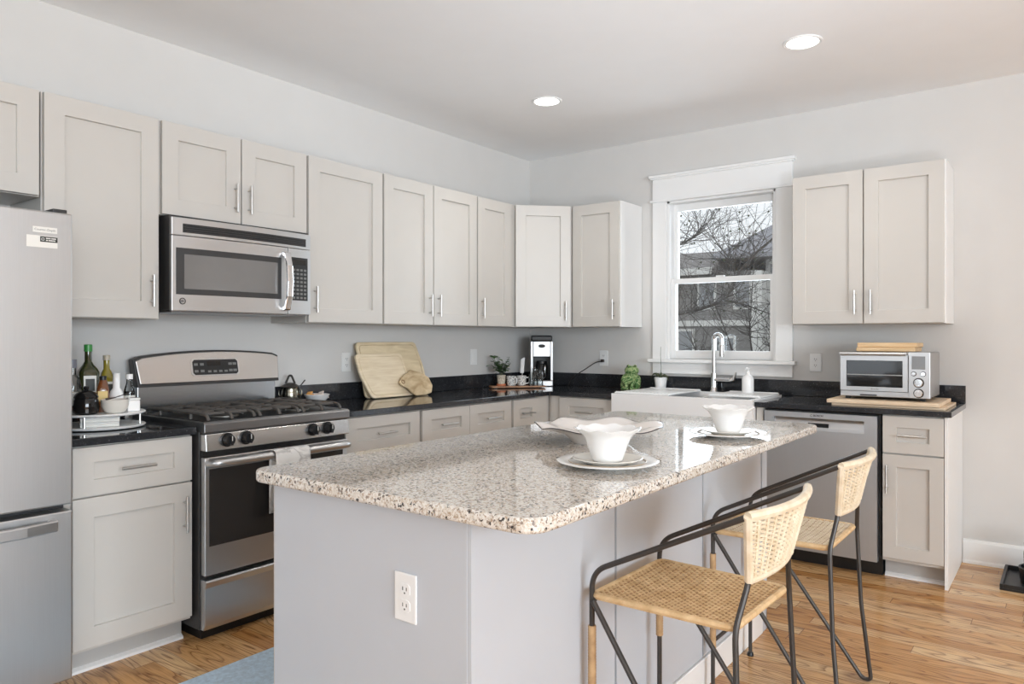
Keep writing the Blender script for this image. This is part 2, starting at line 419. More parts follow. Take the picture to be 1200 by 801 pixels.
def text_mesh(body, size, F, a, n, z, mat, name, parent, depth=0.0006, bold=False, rot180=False):
    cu = bpy.data.curves.new('lettering', 'FONT'); cu.body = body; cu.size = size; cu.extrude = depth; cu.align_x = 'CENTER'; cu.align_y = 'CENTER'
    if bold: cu.offset = size * 0.02
    t = bpy.data.objects.new('lettering', cu); COL.objects.link(t)
    bpy.context.view_layer.update()
    me = bpy.data.meshes.new_from_object(t.evaluated_get(bpy.context.evaluated_depsgraph_get()))
    bpy.data.objects.remove(t)
    o3 = F.p(a, n, z); ua, un = F.ua, F.un
    if F is LEFT or ua.cross(V((0, 0, 1))).dot(un) < 0: pass
    root = parent
    while root.parent: root = root.parent
    off = V(root.location)
    for v in me.vertices:
        q = v.co.copy(); v.co = o3 + ua * q.x + V((0, 0, 1)) * q.y + un * q.z - off
    me.materials.append(mat)
    o = bpy.data.objects.new(name, me); COL.objects.link(o); o.parent = parent
    return o

def tag(o, label, cat, group=None, kind=None):
    o['label'] = label; o['category'] = cat
    if group: o['group'] = group
    if kind: o['kind'] = kind
    return o

def thing(name, label, cat, loc=(0, 0, 0), rz=0.0, group=None):
    o = bpy.data.objects.new(name, None); COL.objects.link(o); o.empty_display_size = 0.05
    o.location = loc; o.rotation_euler = (0, 0, rz)
    return tag(o, label, cat, group)

def struct(o, label=None):
    o['kind'] = 'structure'
    if label: o['label'] = label
    return o

def copy_tree(o, parent=None):
    c = o.copy(); COL.objects.link(c)
    if parent: c.parent = parent
    for ch in list(o.children): copy_tree(ch, c)
    return c

# ------------------------------------------------------------------ room shell
RX, RY, CZ = 9.5, -8.5, 2.761
WX0, WX1, WZ0, WZ1 = 1.242, 2.03, 1.14, 2.29          # kitchen window opening
struct(MB().box(-0.15, RX + 0.15, RY - 0.15, 0.15, -0.12, 0.0).build('floor', M['floor'], smooth=False), 'oak strip floor')
struct(MB().box(-0.15, RX + 0.15, RY - 0.15, 0.15, CZ, CZ + 0.12).build('ceiling', M['ceiling'], smooth=False))
struct(MB().box(-0.15, 0, RY - 0.15, 0.15, 0, CZ).build('wall_left', M['wall'], smooth=False))
b = MB()
b.box(0, WX0, 0, 0.15, 0, CZ).box(WX1, RX, 0, 0.15, 0, CZ).box(WX0, WX1, 0, 0.15, 0, WZ0).box(WX0, WX1, 0, 0.15, WZ1, CZ)
struct(b.build('wall_back', M['wall'], smooth=False))
b = MB(); ys = [RY]
b.box(RX, RX + .15, RY, -8.4, 0, CZ).box(RX, RX + .15, -6.3, -6.1, 0, CZ).box(RX, RX + .15, -4.0, 0, 0, CZ)
for y0, y1 in ((-8.4, -6.3), (-6.1, -4.0)): b.box(RX, RX + .15, y0, y1, 0, .60).box(RX, RX + .15, y0, y1, 2.64, CZ)
struct(b.build('wall_right', M['wall'], smooth=False))
b = MB()
b.box(0, .5, RY - .15, RY, 0, CZ).box(2.5, 3.6, RY - .15, RY, 0, CZ).box(5.6, RX, RY - .15, RY, 0, CZ)
for x0, x1 in ((.5, 2.5), (3.6, 5.6)): b.box(x0, x1, RY - .15, RY, 0, .65).box(x0, x1, RY - .15, RY, 2.55, CZ)
struct(b.build('wall_front', M['wall'], smooth=False))
def far_window(name, F, a0, a1, z0, z1, n):
    b = MB()
    for q in ((a0, a0 + .05), (a1 - .05, a1), ((a0 + a1) / 2 - .03, (a0 + a1) / 2 + .03)): b.fbox(F, q[0], q[1], n, n + .05, z0, z1)
    for q in ((z0, z0 + .05), (z1 - .05, z1), ((z0 + z1) / 2 - .02, (z0 + z1) / 2 + .02)): b.fbox(F, a0, a1, n, n + .045, q[0], q[1])
    struct(b.build(name, M['trim'], smooth=False))
RIGHT = Frame((RX, 0, 0), (0, 1, 0), (-1, 0, 0)); FRONT = Frame((0, RY, 0), (1, 0, 0), (0, 1, 0))
far_window('window_2', RIGHT, -8.4, -6.3, .60, 2.64, -.09); far_window('window_3', RIGHT, -6.1, -4.0, .60, 2.64, -.09)
far_window('window_4', FRONT, .5, 2.5, .65, 2.55, -.09); far_window('window_5', FRONT, 3.6, 5.6, .65, 2.55, -.09)

# baseboard along the back wall, right of the cabinets, with a shoe moulding
b = MB(); prof = [(0, 0), (.028, 0), (.026, .012), (.016, .02), (.016, .118), (.012, .128), (0, .134)]
b.prism(prof, lambda p, q, h: V((h, -p, q)), 3.098, RX)
struct(b.build('baseboard_back', M['trim'], smooth=False))

# ------------------------------------------------------------------ kitchen window
W = bpy.data.objects.new('window_1', None); COL.objects.link(W); W.location = (1.636, 0, WZ0); struct(W)
def WB(b, name, mat, bev=.002): return b.build(name, mat, W, bev=bev, smooth=False)
b = MB()
b.fbox(BACK, 1.133, 1.242, 0, .02, 1.14, 2.29).fbox(BACK, 2.03, 2.139, 0, .02, 1.14, 2.29)
b.fbox(BACK, 1.133, 2.139, 0, .022, 2.30, 2.455)
WB(b, 'casing', M['trim'])
WB(MB().fbox(BACK, 1.118, 2.154, 0, .034, 2.286, 2.302).fbox(BACK, 1.112, 2.16, 0, .045, 2.462, 2.482).fbox(BACK, 1.124, 2.148, 0, .034, 2.452, 2.464), 'head_moulding', M['trim'])
WB(MB().fbox(BACK, 1.11, 2.165, -.05, .06, 1.115, 1.14), 'sill', M['trim'], .004)
WB(MB().fbox(BACK, 1.133, 2.139, 0, .02, 1.034, 1.115), 'apron', M['trim'])
b = MB()                                            # jamb lining
b.fbox(BACK, WX0, WX0 + .02, -.14, .0, WZ0, WZ1).fbox(BACK, WX1 - .02, WX1, -.14, .0, WZ0, WZ1).fbox(BACK, WX0, WX1, -.14, .0, WZ1 - .02, WZ1)
WB(b, 'jamb', M['trim'])
def sash(name, x0, x1, z0, z1, n0, n1, sl, sr, rb, rt):
    b = MB()
    b.fbox(BACK, x0, x0 + sl, n0, n1, z0, z1).fbox(BACK, x1 - sr, x1, n0, n1, z0, z1)
    b.fbox(BACK, x0 + sl, x1 - sr, n0, n1, z0, z0 + rb).fbox(BACK, x0 + sl, x1 - sr, n0, n1, z1 - rt, z1)
    o = WB(b, name, M['trim'])
    m = (n0 + n1) / 2
    g = MB().fbox(BACK, x0 + sl - .004, x1 - sr + .004, m - .002, m + .002, z0 + rb - .004, z1 - rt + .004).build('glass', M['pane'], o, smooth=False)
    return o
sash('lower_sash', WX0 + .02, WX1 - .02, WZ0, 1.722, -.065, -.030, .030, .032, .062, .036)
sash('upper_sash', WX0 + .02, WX1 - .02, 1.69, WZ1 - .02, -.105, -.070, .030, .030, .036, .05)
# the sash lock on the meeting rail
WB(MB().fbox(BACK, 1.60, 1.66, -.045, -.025, 1.722, 1.732), 'sash_lock', M['plastic'])

# ------------------------------------------------------------------ ceiling lights
def downlight(x, y, label):
    t = thing('recessed_light', label, 'ceiling light', (x, y, CZ), 0, 'recessed ceiling lights')
    MB().lathe([(.076, -.001), (.094, -.001), (.094, -.005), (.088, -.008), (.076, -.006)], seg=40, loop=True).build('trim_ring', M['trim'], t, world=False)
    MB().lathe([(0, -.004), (.076, -.004), (.076, -.002), (0, -.002)], seg=40).build('diffuser', M['lamp'], t, world=False)
    l = bpy.data.lights.new('downlight_lamp', 'SPOT'); l.energy = 26; l.color = (1, .96, .90); l.spot_size = radians(150); l.spot_blend = .8; l.shadow_soft_size = .07
    o = bpy.data.objects.new('downlight_lamp', l); COL.objects.link(o); o.parent = t; o.location = (0, 0, -.02)
downlight(2.53, -1.18, 'round recessed ceiling light above the window, right of the other light')
downlight(1.0, -1.2, 'round recessed ceiling light nearest the room corner')

# ------------------------------------------------------------------ cabinets
def shaker(F, a0, a1, z0, z1, n0, n1, rail=.076, rec=.014, railz=None):
    railz = railz or rail
    b = MB(); bm = b.bm
    def ring(a0, a1, z0, z1, n): return [bm.verts.new(F.p(*q)) for q in ((a0, n, z0), (a1, n, z0), (a1, n, z1), (a0, n, z1))]
    o0 = ring(a0, a1, z0, z1, n0); o1 = ring(a0, a1, z0, z1, n1)
    i1 = ring(a0 + rail, a1 - rail, z0 + railz, z1 - railz, n1); i2 = ring(a0 + rail, a1 - rail, z0 + railz, z1 - railz, n1 - rec)
    b.face(o0[::-1]); b.face(i2)
    for A, B in ((o0, o1), (o1, i1), (i1, i2)):
        for k in range(4): b.face([A[k], A[(k + 1) % 4], B[(k + 1) % 4], B[k]])
    return b
def bar_pull(F, a, z, n, vertical=True, L=.14, r=.0055, out=.030):
    b = MB(); h = L / 2
    if vertical:
        b.cyl(F.p(a, n + out, z - h), F.p(a, n + out, z + h), r, 12)
        for s in (-1, 1): b.cyl(F.p(a, n - .001, z + s * h * .66), F.p(a, n + out, z + s * h * .66), r * .8, 10)
    else:
        b.cyl(F.p(a - h, n + out, z), F.p(a + h, n + out, z), r, 12)
        for s in (-1, 1): b.cyl(F.p(a + s * h * .66, n - .001, z), F.p(a + s * h * .66, n + out, z), r * .8, 10)
    return b
def add_front(t, F, kind, a0, a1, z0, z1, n0, n1, hside=None, hz=None, rail=.076, hl=.14):
    d = shaker(F, a0, a1, z0, z1, n0, n1, rail, railz=.060 if kind == 'drawer' else None).build(kind, M['cab'], t, bev=.0016, smooth=False)
    if kind == 'drawer': bar_pull(F, (a0 + a1) / 2, hz if hz else (z0 + z1) / 2, n1, False, hl).build('handle', M['nickel'], d)
    elif hside is not None: bar_pull(F, hside, hz, n1, True, hl).build('handle', M['nickel'], d)
    return d
UZ0, UZ1 = 1.373, 2.272
def upper(F, label, a0, a1, doors, z0=UZ0, z1=UZ1, group='upper cabinets', side=None):
    t = thing('wall_cabinet', label, 'cabinet', F.p((a0 + a1) / 2, .165, z0), 0, group)
    MB().fbox(F, a0 + .001, a1 - .001, .002, .314, z0, z1).build('body', M['cab'], t, bev=.001, smooth=False)
    for d0, d1, hs in doors: add_front(t, F, 'door', d0, d1, z0 + .003, z1 - .003, .316, .336, hs, z0 + .125)
    if side: MB().fbox(F, side[0], side[1], .002, .318, z0 - .001, z1 + .001).build('side_panel', M['side'], t, bev=.001, smooth=False)['label'] = 'pale side panel'
    return t
upper(LEFT, 'short grey wall cabinet above the refrigerator', -4.70, -3.762, [(-4.696, -4.236, -4.27), (-4.228, -3.770, -4.19)], 1.85)
upper(LEFT, 'tall grey single door wall cabinet between refrigerator and microwave', -3.758, -3.286, [(-3.752, -3.292, -3.328)])
upper(LEFT, 'short grey double door wall cabinet above the microwave', -3.282, -2.488, [(-3.276, -2.884, -2.918), (-2.877, -2.494, -2.842)], 1.846)
upper(LEFT, 'wide single door wall cabinet just right of the microwave', -2.485, -1.944, [(-2.480, -1.950, -2.444)])
upper(LEFT, 'tall double door wall cabinet above the cutting boards', -1.941, -1.076, [(-1.936, -1.516, -1.552), (-1.508, -1.081, -1.472)])
upper(LEFT, 'narrow single door wall cabinet beside the angled corner cabinet', -1.073, -.634, [(-1.068, -.695, -1.032)])
upper(BACK, 'single door wall cabinet left of the window with pale side', .632, 1.036, [(.637, 1.028, .99)], side=(1.024, 1.037))
upper(BACK, 'double door wall cabinet right of the window above the toaster oven', 2.228, 3.05, [(2.233, 2.630, 2.590), (2.637, 3.042, 2.675)], side=(3.037, 3.051))
# diagonal corner unit
t = thing('corner_wall_cabinet', 'angled corner wall cabinet above the coffee maker', 'cabinet', (.25, -.25, UZ0), 0, 'upper cabinets')
poly = [(.002, -.002), (.002, -.632), (.308, -.632), (.622, -.318), (.622, -.002)]
MB().prism(poly, lambda p, q, h: V((p, q, h)), UZ0, UZ1).build('body', M['cab'], t, bev=.001, smooth=False)
DIA = Frame((.318, -.642, 0), (1, 1, 0), (1, -1, 0))
add_front(t, DIA, 'door', .014, .424, UZ0 + .003, UZ1 - .003, .004, .022, .385, UZ0 + .12)

def base(F, label, a0, a1, fronts, filler=None, side=None, body=None):
    """fronts: (kind, a0, a1, z0, z1, hside)"""
    t = thing('base_cabinet', label, 'cabinet', F.p((a0 + a1) / 2, .3, 0), 0, 'base cabinets')
    b0, b1 = body if body else (a0, a1)
    MB().fbox(F, b0 + .001, b1 - .001, .004, .608, .10, .882).build('body', M['cab'], t, bev=.001, smooth=False)
    k = MB().fbox(F, b0 + .001, b1 - .001, .004, .535, 0, .10).build('toe_kick', M['toe'], t, smooth=False)
    b = MB(); b.prism([(.535, .0), (.553, .0), (.551, .010), (.535, .020)], lambda p, q, h: F.p(h, p, q), b0 + .001, b1 - .001); b.build('shoe_moulding', M['trim'], k, smooth=False)
    for kind, f0, f1, z0, z1, hs in fronts:
        add_front(t, F, kind, f0, f1, z0, z1, .610, .630, hs, (z1 - .13) if kind == 'door' else (z0 + z1) / 2 - .002, (.076 if a1 - a0 > .4 else .066), .15 if kind == 'door' else .135)
    if filler: MB().fbox(F, filler[0], filler[1], .60, .618, .10, .882).build('filler_strip', M['cab'], t, bev=.001, smooth=False)
    if side: MB().fbox(F, side[0], side[1], .004, .630, 0, .882).build('side_panel', M['side'], t, bev=.001, smooth=False)['label'] = 'pale side panel'
    return t
DZ0, DZ1, KZ0, KZ1 = .690, .876, .116, .683
base(LEFT, 'grey base cabinet between refrigerator and range', -3.79, -3.295, [('drawer', -3.766, -3.300, DZ0, DZ1, None), ('door', -3.766, -3.300, KZ0, KZ1, -3.336)])
base(LEFT, 'grey base cabinet just right of the range', -2.485, -1.930, [('drawer', -2.475, -1.938, DZ0, DZ1, None), ('door', -2.475, -1.938, KZ0, KZ1, -2.43)])
base(LEFT, 'wide base cabinet with two drawers side by side under the cutting boards', -1.928, -1.068, [('drawer', -1.915, -1.500, DZ0, DZ1, None), ('drawer', -1.498, -1.075, DZ0, DZ1, None), ('door', -1.915, -1.500, KZ0, KZ1, -1.55), ('door', -1.497, -1.075, KZ0, KZ1, -1.45)])
base(LEFT, 'narrow base cabinet below the wooden tray at the corner', -1.066, -.612, [('drawer', -1.052, -.765, DZ0, DZ1, None), ('door', -1.052, -.765, KZ0, KZ1, -.80)], body=(-1.066, -.002), filler=(-.762, -.634))
base(BACK, 'base cabinet between the corner and the white sink', .612, 1.158, [('drawer', .715, 1.148, DZ0, DZ1, None), ('door', .715, 1.148, KZ0, KZ1, 1.10)], filler=(.634, .712))
base(BACK, 'narrow base cabinet at the right end under the toaster oven', 2.786, 3.094, [('drawer', 2.790, 3.076, .680, DZ1, None), ('door', 2.790, 3.076, .120, .672, 2.812)], side=(3.079, 3.095))
# sink base
t = thing('sink_base_cabinet', 'grey base cabinet below the white apron sink', 'cabinet', (1.65, -.3, 0), 0, 'base cabinets')
MB().fbox(BACK, 1.160, 2.148, .004, .608, .10, .652).build('body', M['cab'], t, bev=.001, smooth=False)
MB().fbox(BACK, 1.160, 2.148, .004, .535, 0, .10).build('toe_kick', M['toe'], t, smooth=False)
add_front(t, BACK, 'door', 1.168, 1.628, .116, .645, .610, .630, 1.59, .54); add_front(t, BACK, 'door', 1.632, 2.098, .116, .645, .610, .630, 1.67, .54)
MB().fbox(BACK, 2.110, 2.149, .004, .622, .10, .882).build('filler_strip', M['cab'], t, bev=.001, smooth=False)

# ------------------------------------------------------------------ black worktops
CT0, CT1 = .884, .914
t = thing('black_worktop', 'black granite worktop with upstand running round the corner behind the sink', 'worktop', (1.5, -.3, CT0), 0, 'black worktops')
poly = [(.002, -2.496), (.648, -2.496), (.648, -.648), (1.156, -.648), (1.156, -.118), (2.106, -.118), (2.106, -.648), (3.112, -.648), (3.112, -.002), (.002, -.002)]
MB().prism(poly, lambda p, q, h: V((p, q, h)), CT0, CT1).build('slab', M['bgran'], t, bev=.003, smooth=False)
b = MB().box(.002, .022, -2.496, -.002, CT1 + .0005, 1.016).box(.022, 3.112, -.022, -.002, CT1 + .0005, 1.016)
b.build('upstand', M['bgran'], t, bev=.002, smooth=False)
t = thing('black_worktop', 'short black granite worktop between refrigerator and range', 'worktop', (.3, -3.54, CT0), 0, 'black worktops')
MB().box(.002, .652, -3.79, -3.292, CT0, CT1).build('slab', M['bgran'], t, bev=.003, smooth=False)
MB().box(.002, .022, -3.79, -3.292, CT1 + .0005, 1.010).build('upstand', M['bgran'], t, bev=.002, smooth=False)

# ------------------------------------------------------------------ refrigerator
FY0, FY1, FX = -4.715, -3.806, .73
t = thing('refrigerator', 'stainless steel refrigerator with freezer drawer at the left edge', 'refrigerator', (.36, -4.26, 0))
MB().fbox(LEFT, FY0, FY1, .03, .655, .04, 1.715).build('body', M['charcoal'], t, bev=.004, smooth=False)
MB().fbox(LEFT, FY0 + .03, FY1 - .03, .05, .64, 0, .04).build('base_grille', M['black'], t, smooth=False)
dr = MB().fbox(LEFT, -4.258, FY1, .665, FX, .694, 1.733).build('door', M['steel_v'], t, bev=.006, smooth=False)
dl = MB().fbox(LEFT, FY0, -4.264, .665, FX, .694, 1.733).build('door', M['steel_v'], t, bev=.006, smooth=False)
fz = MB().fbox(LEFT, FY0, FY1, .665, FX, .065, .672).build('freezer_drawer', M['steel_v'], t, bev=.006, smooth=False)
MB().fbox(LEFT, -3.86, -3.812, .60, .70, 1.734, 1.75).build('hinge_cover', M['charcoal'], t, bev=.003, smooth=False)
def fr_handle(pts, par):
    b = MB(); b.tube(fillet(pts, .035, 4), .015, 12); b.build('handle', M['chrome'], par)
b = MB()
prof = [(FX + .0, -4.66), (FX + .042, -4.64), (FX + .056, -4.55), (FX + .06, -4.26), (FX + .056, -3.97), (FX + .042, -3.868), (FX, -3.862), (FX, -3.885), (FX + .026, -3.90), (FX + .036, -3.97), (FX + .04, -4.26), (FX + .036, -4.55), (FX + .026, -4.62), (FX, -4.635)]
b.prism(prof, lambda p, q, h: V((p, q, h)), .612, .652); b.build('handle', M['steel'], fz, bev=.005, smooth=False)
fr_handle([(FX, -4.215, .78), (FX + .055, -4.215, .80), (FX + .055, -4.215, 1.60), (FX, -4.215, 1.62)], dr)
fr_handle([(FX, -4.305, .78), (FX + .055, -4.305, .80), (FX + .055, -4.305, 1.60), (FX, -4.305, 1.62)], dl)
st = MB().fbox(LEFT, -3.934, -3.857, FX, FX + .0008, 1.656, 1.676).build('sticker', M['label_w'], dr, smooth=False); st['label'] = 'narrow white sticker'
st = MB()
st.fbox(LEFT, -3.953, -3.856, FX, FX + .0008, 1.604, 1.645); st.mi = 1
st.fbox(LEFT, -3.911, -3.856, FX + .0008, FX + .0012, 1.624, 1.643); st.mi = 0
for a0, a1, z in ((-3.893, -3.878, 1.637), (-3.876, -3.861, 1.637), (-3.893, -3.887, 1.630), (-3.885, -3.863, 1.630)): st.fbox(LEFT, a0, a1, FX + .0012, FX + .0015, z - .0018, z + .0018)
st.fbox(LEFT, -3.907, -3.898, FX + .0012, FX + .0015, 1.629, 1.638); st.mi = 1
st.fbox(LEFT, -3.9055, -3.8995, FX + .0015, FX + .0017, 1.6305, 1.6365)
st = st.build('sticker', [M['label_w'], M['label_k']], dr, smooth=False); st['label'] = 'white sticker with black panel'
text_mesh('Counter-Depth', .0105, LEFT, -3.8955, FX + .0009, 1.666, M['keys'], 'sticker_lettering', dr, .0002)

# ------------------------------------------------------------------ range
R0, R1 = -3.284, -2.512
t = thing('gas_range', 'stainless steel gas range between the two base cabinets', 'range', (.35, -2.9, 0))
MB().fbox(LEFT, R0, R1, .02, .655, .055, .895).build('body', M['charcoal'], t, bev=.002, smooth=False)
MB().fbox(LEFT, R0 + .03, R1 - .03, .06, .62, 0, .055).build('plinth', M['black'], t, smooth=False)
b = MB(); b.prism([(.08, .896), (.655, .896), (.695, .886), (.702, .892), (.702, .926), (.690, .934), (.12, .934), (.08, .93)], lambda p, q, h: LEFT.p(h, p, q), R0 - .002, R1 + .002)
ck = b.build('cooktop', M['dsteel'], t, bev=.002, smooth=False)
MB().fbox(LEFT, R0 + .02, R1 - .02, .13, .66, .9342, .9358).build('burner_pan', M['black'], ck, smooth=False)
b = MB(); b.prism([(.655, .812), (.705, .812), (.698, .884), (.655, .884)], lambda p, q, h: LEFT.p(h, p, q), R0 + .004, R1 - .002)
cp = b.build('control_panel', M['steel_c'], t, bev=.003, smooth=False)
MB().fbox(LEFT, R0 + .006, R1 - .006, .655, .672, .785, .812).build('vent_gap', M['black'], t, smooth=False)
for ky in (-3.183, -3.092, -2.737, -2.650):
    b = MB(); z = .853
    def kp(r, n, k, s=18): return V((n, ky + r * cos(2 * pi * k / s), z + r * sin(2 * pi * k / s)))
    for r0, n0, r1, n1 in ((.030, .700, .030, .708), (.0245, .708, .021, .733)):
        A = [b.bm.verts.new(kp(r0, n0, k)) for k in range(18)]; B = [b.bm.verts.new(kp(r1, n1, k)) for k in range(18)]
        for k in range(18): b.face([A[k], A[(k + 1) % 18], B[(k + 1) % 18], B[k]])
        b.face(A[::-1]); b.face(B)
    b.fbox(LEFT, ky - .005, ky + .005, .732, .744, z - .021, z + .021)
    k = b.build('knob', M['black'], t)
    MB().fbox(LEFT, ky - .0015, ky + .0015, .744, .7446, z - .002, z + .019).build('pointer', M['label_w'], k, smooth=False)
# oven door
b = MB(); F = LEFT
b.fbox(F, R0 + .006, R1 - .004, .660, .690, .285, .784)
od = b.build('oven_door', M['steel'], t, bev=.004, smooth=False)
MB().fbox(F, -3.258, -2.545, .6902, .6925, .408, .735).build('oven_window', M['ovenglass'], od, bev=.001, smooth=False)
b = MB(); hp = [(.690, -3.262, .757), (.742, -3.255, .765), (.745, -3.20, .765), (.745, -2.60, .765), (.742, -2.545, .765), (.690, -2.538, .757)]
b.tube(fillet(hp, .03, 4), .0165, 14); b.build('handle', M['steel'], od)
b = MB(); b.prism([(.655, .055), (.680, .055), (.690, .075), (.692, .235), (.704, .262), (.698, .268), (.655, .268)], lambda p, q, h: LEFT.p(h, p, q), R0 + .006, R1 - .004)
b.build('warming_drawer', M['steel'], t, bev=.002, smooth=False)
# backguard: lower splash and arched console
MB().fbox(F, R0 + .012, R1 - .012, .02, .10, .934, 1.062).build('splash_panel', M['bluesteel'], t, bev=.003, smooth=False)
def console(n0, n1, a0, a1, z0, dz, mat, name, par):
    b = MB(); K = 24
    top = []; 
    for k in range(K + 1):
        u = k / K; a = a0 + (a1 - a0) * u; e = min(u, 1 - u)
        zt = 1.192 + .026 * (1 - (2 * u - 1) ** 2) - max(0, .014 - e * .6) * .7 + (.008 * u) + dz
        top.append((a, zt))
    poly = [(a0 + .012, z0), *top, (a1 - .012, z0)]
    b.prism(poly, lambda a, z, n: V((n + (.03 * (1.2 - z) / .14 if n > .08 else 0), a, z)), n0, n1)
    return b.build(name, mat, par, bev=.003, smooth=False)
con = console(.055, .098, R0 - .010, R1 + .004, 1.058, .006, M['charcoal'], 'console', t)
console(.0985, .106, R0 - .002, R1 - .002, 1.072, -.001, M['steel_c'], 'console_face', con)
def conpt(a, z, d=0.0): return V((.1065 + .03 * (1.2 - z) / .14 + d, a, z))
def conpatch(a0, a1, z0, z1, d0, d1, mat, name, rr=0, par=None):
    b = MB()
    pts = [(a0 + rr, z0), (a1 - rr, z0), (a1, z0 + rr), (a1, z1 - rr), (a1 - rr, z1), (a0 + rr, z1), (a0, z1 - rr), (a0, z0 + rr)] if rr else [(a0, z0), (a1, z0), (a1, z1), (a0, z1)]
    b.prism(pts, lambda a, z, h: conpt(a, z, h), d0, d1)
    return b.build(name, mat, par or con, smooth=False)
conpatch(-3.020, -2.758, 1.100, 1.186, .0005, .003, M['steel'], 'display_bezel', .012)
conpatch(-3.012, -2.766, 1.106, 1.181, .003, .004, M['black'], 'display_panel', .010)
conpatch(-2.935, -2.862, 1.150, 1.172, .004, .0045, M['blackglass'], 'clock_window')
b = MB()
for r_, zc in ((0, 1.158), (1, 1.125)):
    for a in (-2.995, -2.963, -2.808, -2.784): b = MB(); b.prism([(a - .010, zc - .006), (a + .010, zc - .006), (a + .010, zc + .006), (a - .010, zc + .006)], lambda p, q, h: conpt(p, q, h), .004, .0043).build('touch_key', M['keys'], con, smooth=False)
for a in (-2.925, -2.895, -2.865, -2.835): MB().prism([(a - .009, 1.117), (a + .009, 1.117), (a + .009, 1.127), (a - .009, 1.127)], lambda p, q, h: conpt(p, q, h), .004, .0043).build('touch_key', M['keys'], con, smooth=False)
# burners and grates
for bx, by, r in ((.27, -3.09, .040), (.53, -3.09, .048), (.40, -2.898, .044), (.27, -2.70, .036), (.53, -2.70, .050)):
    c = MB().lathe([(0, .936), (r * 1.25, .936), (r * 1.25, .941), (r * .9, .944), (0, .944)], (bx, by, 0), 24).build('burner_base', M['cap'], t)
    MB().lathe([(r * .8, .944), (r, .946), (r, .951), (r * .85, .954), (0, .955)], (bx, by, 0), 24).build('burner_cap', M['iron'], c)
def grate(y0, y1):
    b = MB(); x0, x1, zt, r = .135, .672, .964, .0074
    def bar(p): b.tube(p, r, 6)
    # long arched bars run front to back and drop to feet at both ends
    for y in (y0 + .012, (y0 + y1) / 2, y1 - .012):
        bar(fillet([(x0, y, .937), (x0 + .005, y, zt - .008), (x0 + .04, y, zt), (x1 - .05, y, zt), (x1 - .012, y, zt - .006), (x1, y, .937)], .03, 4))
    for x in (x0 + .045, .27, .40, .53, x1 - .055):
        bar([(x, y0 + .006, zt - .003), (x, y1 - .006, zt - .003)])
    for x in (.27, .53):
        ym = (y0 + y1) / 2
        for sx, sy in ((1, 1), (1, -1), (-1, 1), (-1, -1)):
            bar([(x + sx * .018, ym + sy * .018, zt), (x + sx * .066, ym + sy * .09, zt - .003)])
    for y in (y0 + .012, y1 - .012):
        for x in (.27, .53): bar([(x, y, .937), (x, y, zt - .003)])
    return b
for y0, y1 in ((-3.262, -3.018), (-3.012, -2.782), (-2.776, -2.532)): grate(y0, y1).build('grate', M['iron'], t)

# towel over the oven handle
b = MB(); hy0, hy1 = -2.985, -2.80
path = []
for z in [.50, .56, .62, .68, .74]: path.append((.716, z))
for k in range(7): a = pi - pi * k / 6; path.append((.745 + .024 * cos(a), .766 + .024 * sin(a)))
for z in [.74, .68, .62, .56, .50, .462]: path.append((.772, z))
NY = 14; rows = []
for j, (x, z) in enumerate(path):
    row = []
    for i in range(NY + 1):
        u = i / NY; dn = max(0, .76 - z); f = dn * .055 * sin(u * 9 + j * .05) if j > 8 else dn * -.01 * abs(sin(u * 9))
        sh = .0 if j <= 8 else dn * .0
        row.append(b.bm.verts.new((x + (abs(f) if j > 8 else f), hy0 + (hy1 - hy0) * u + sh - (dn * .05 if j > 8 else 0), z)))
    rows.append(row)
for A, B in zip(rows, rows[1:]):
    for i in range(NY): b.face([A[i], A[i + 1], B[i + 1], B[i]])
o = b.build('dish_towel', M['towel'], ang=80); sm = o.modifiers.new('Solid', 'SOLIDIFY'); sm.thickness = .003
tag(o, 'white and grey marbled dish towel hanging on the oven handle', 'towel')

# ------------------------------------------------------------------ microwave
m0, m1 = -3.262, -2.512; MZ0, MZ1 = 1.412, 1.832
t = thing('over_range_microwave', 'stainless steel microwave hung above the gas range', 'microwave', (.2, -2.89, MZ0))
MB().fbox(LEFT, m0, m1, .004, .372, MZ0 + .004, MZ1 + .012).build('body', M['charcoal'], t, bev=.002, smooth=False)
def bow(a): u = (a - m0) / (m1 - m0); return .392 + .020 * (1 - (2 * u - 1) ** 2)
def bowed(a0, a1, z0, z1, back, d0, name, mat, par, K=14, rr=0.0, bev=.002):
    """a panel following the bowed front"""
    b = MB(); A = []
    aa = [a0 + (a1 - a0) * k / K for k in range(K + 1)]
    poly = [(a, bow(a) + d0) for a in aa] + [(a, (bow(a) + back) if back < .1 else back) for a in reversed(aa)] if back < .1 else [(a, bow(a) + d0) for a in aa] + [(a1, back), (a0, back)]
    b.prism(poly, lambda p, q, h: V((q, p, h)), z0, z1)
    return b.build(name, mat, par, bev=bev, smooth=False)
vs = bowed(m0, m1, 1.752, MZ1, .372, 0, 'vent_strip', M['steel'], t)
lv = bowed(-3.214, -2.545, 1.766, 1.806, .0, .0012, 'vent_grille', M['black'], vs, bev=0)
for k in range(4): bowed(-3.214, -2.545, 1.770 + k * .010, 1.773 + k * .010, .0012, .0035, 'louvre', M['charcoal'], vs, bev=0)
dr = bowed(m0, -2.662, MZ0, 1.750, .372, 0, 'door', M['steel'], t)
bowed(-3.244, -2.702, 1.486, 1.696, .0, .0015, 'window_border', M['charcoal'], dr, bev=.001)
bowed(-3.208, -2.725, 1.512, 1.668, .0015, .0025, 'window', M['mwglass'], dr, bev=0)
b = MB(); ha = -2.682; hn = bow(ha)
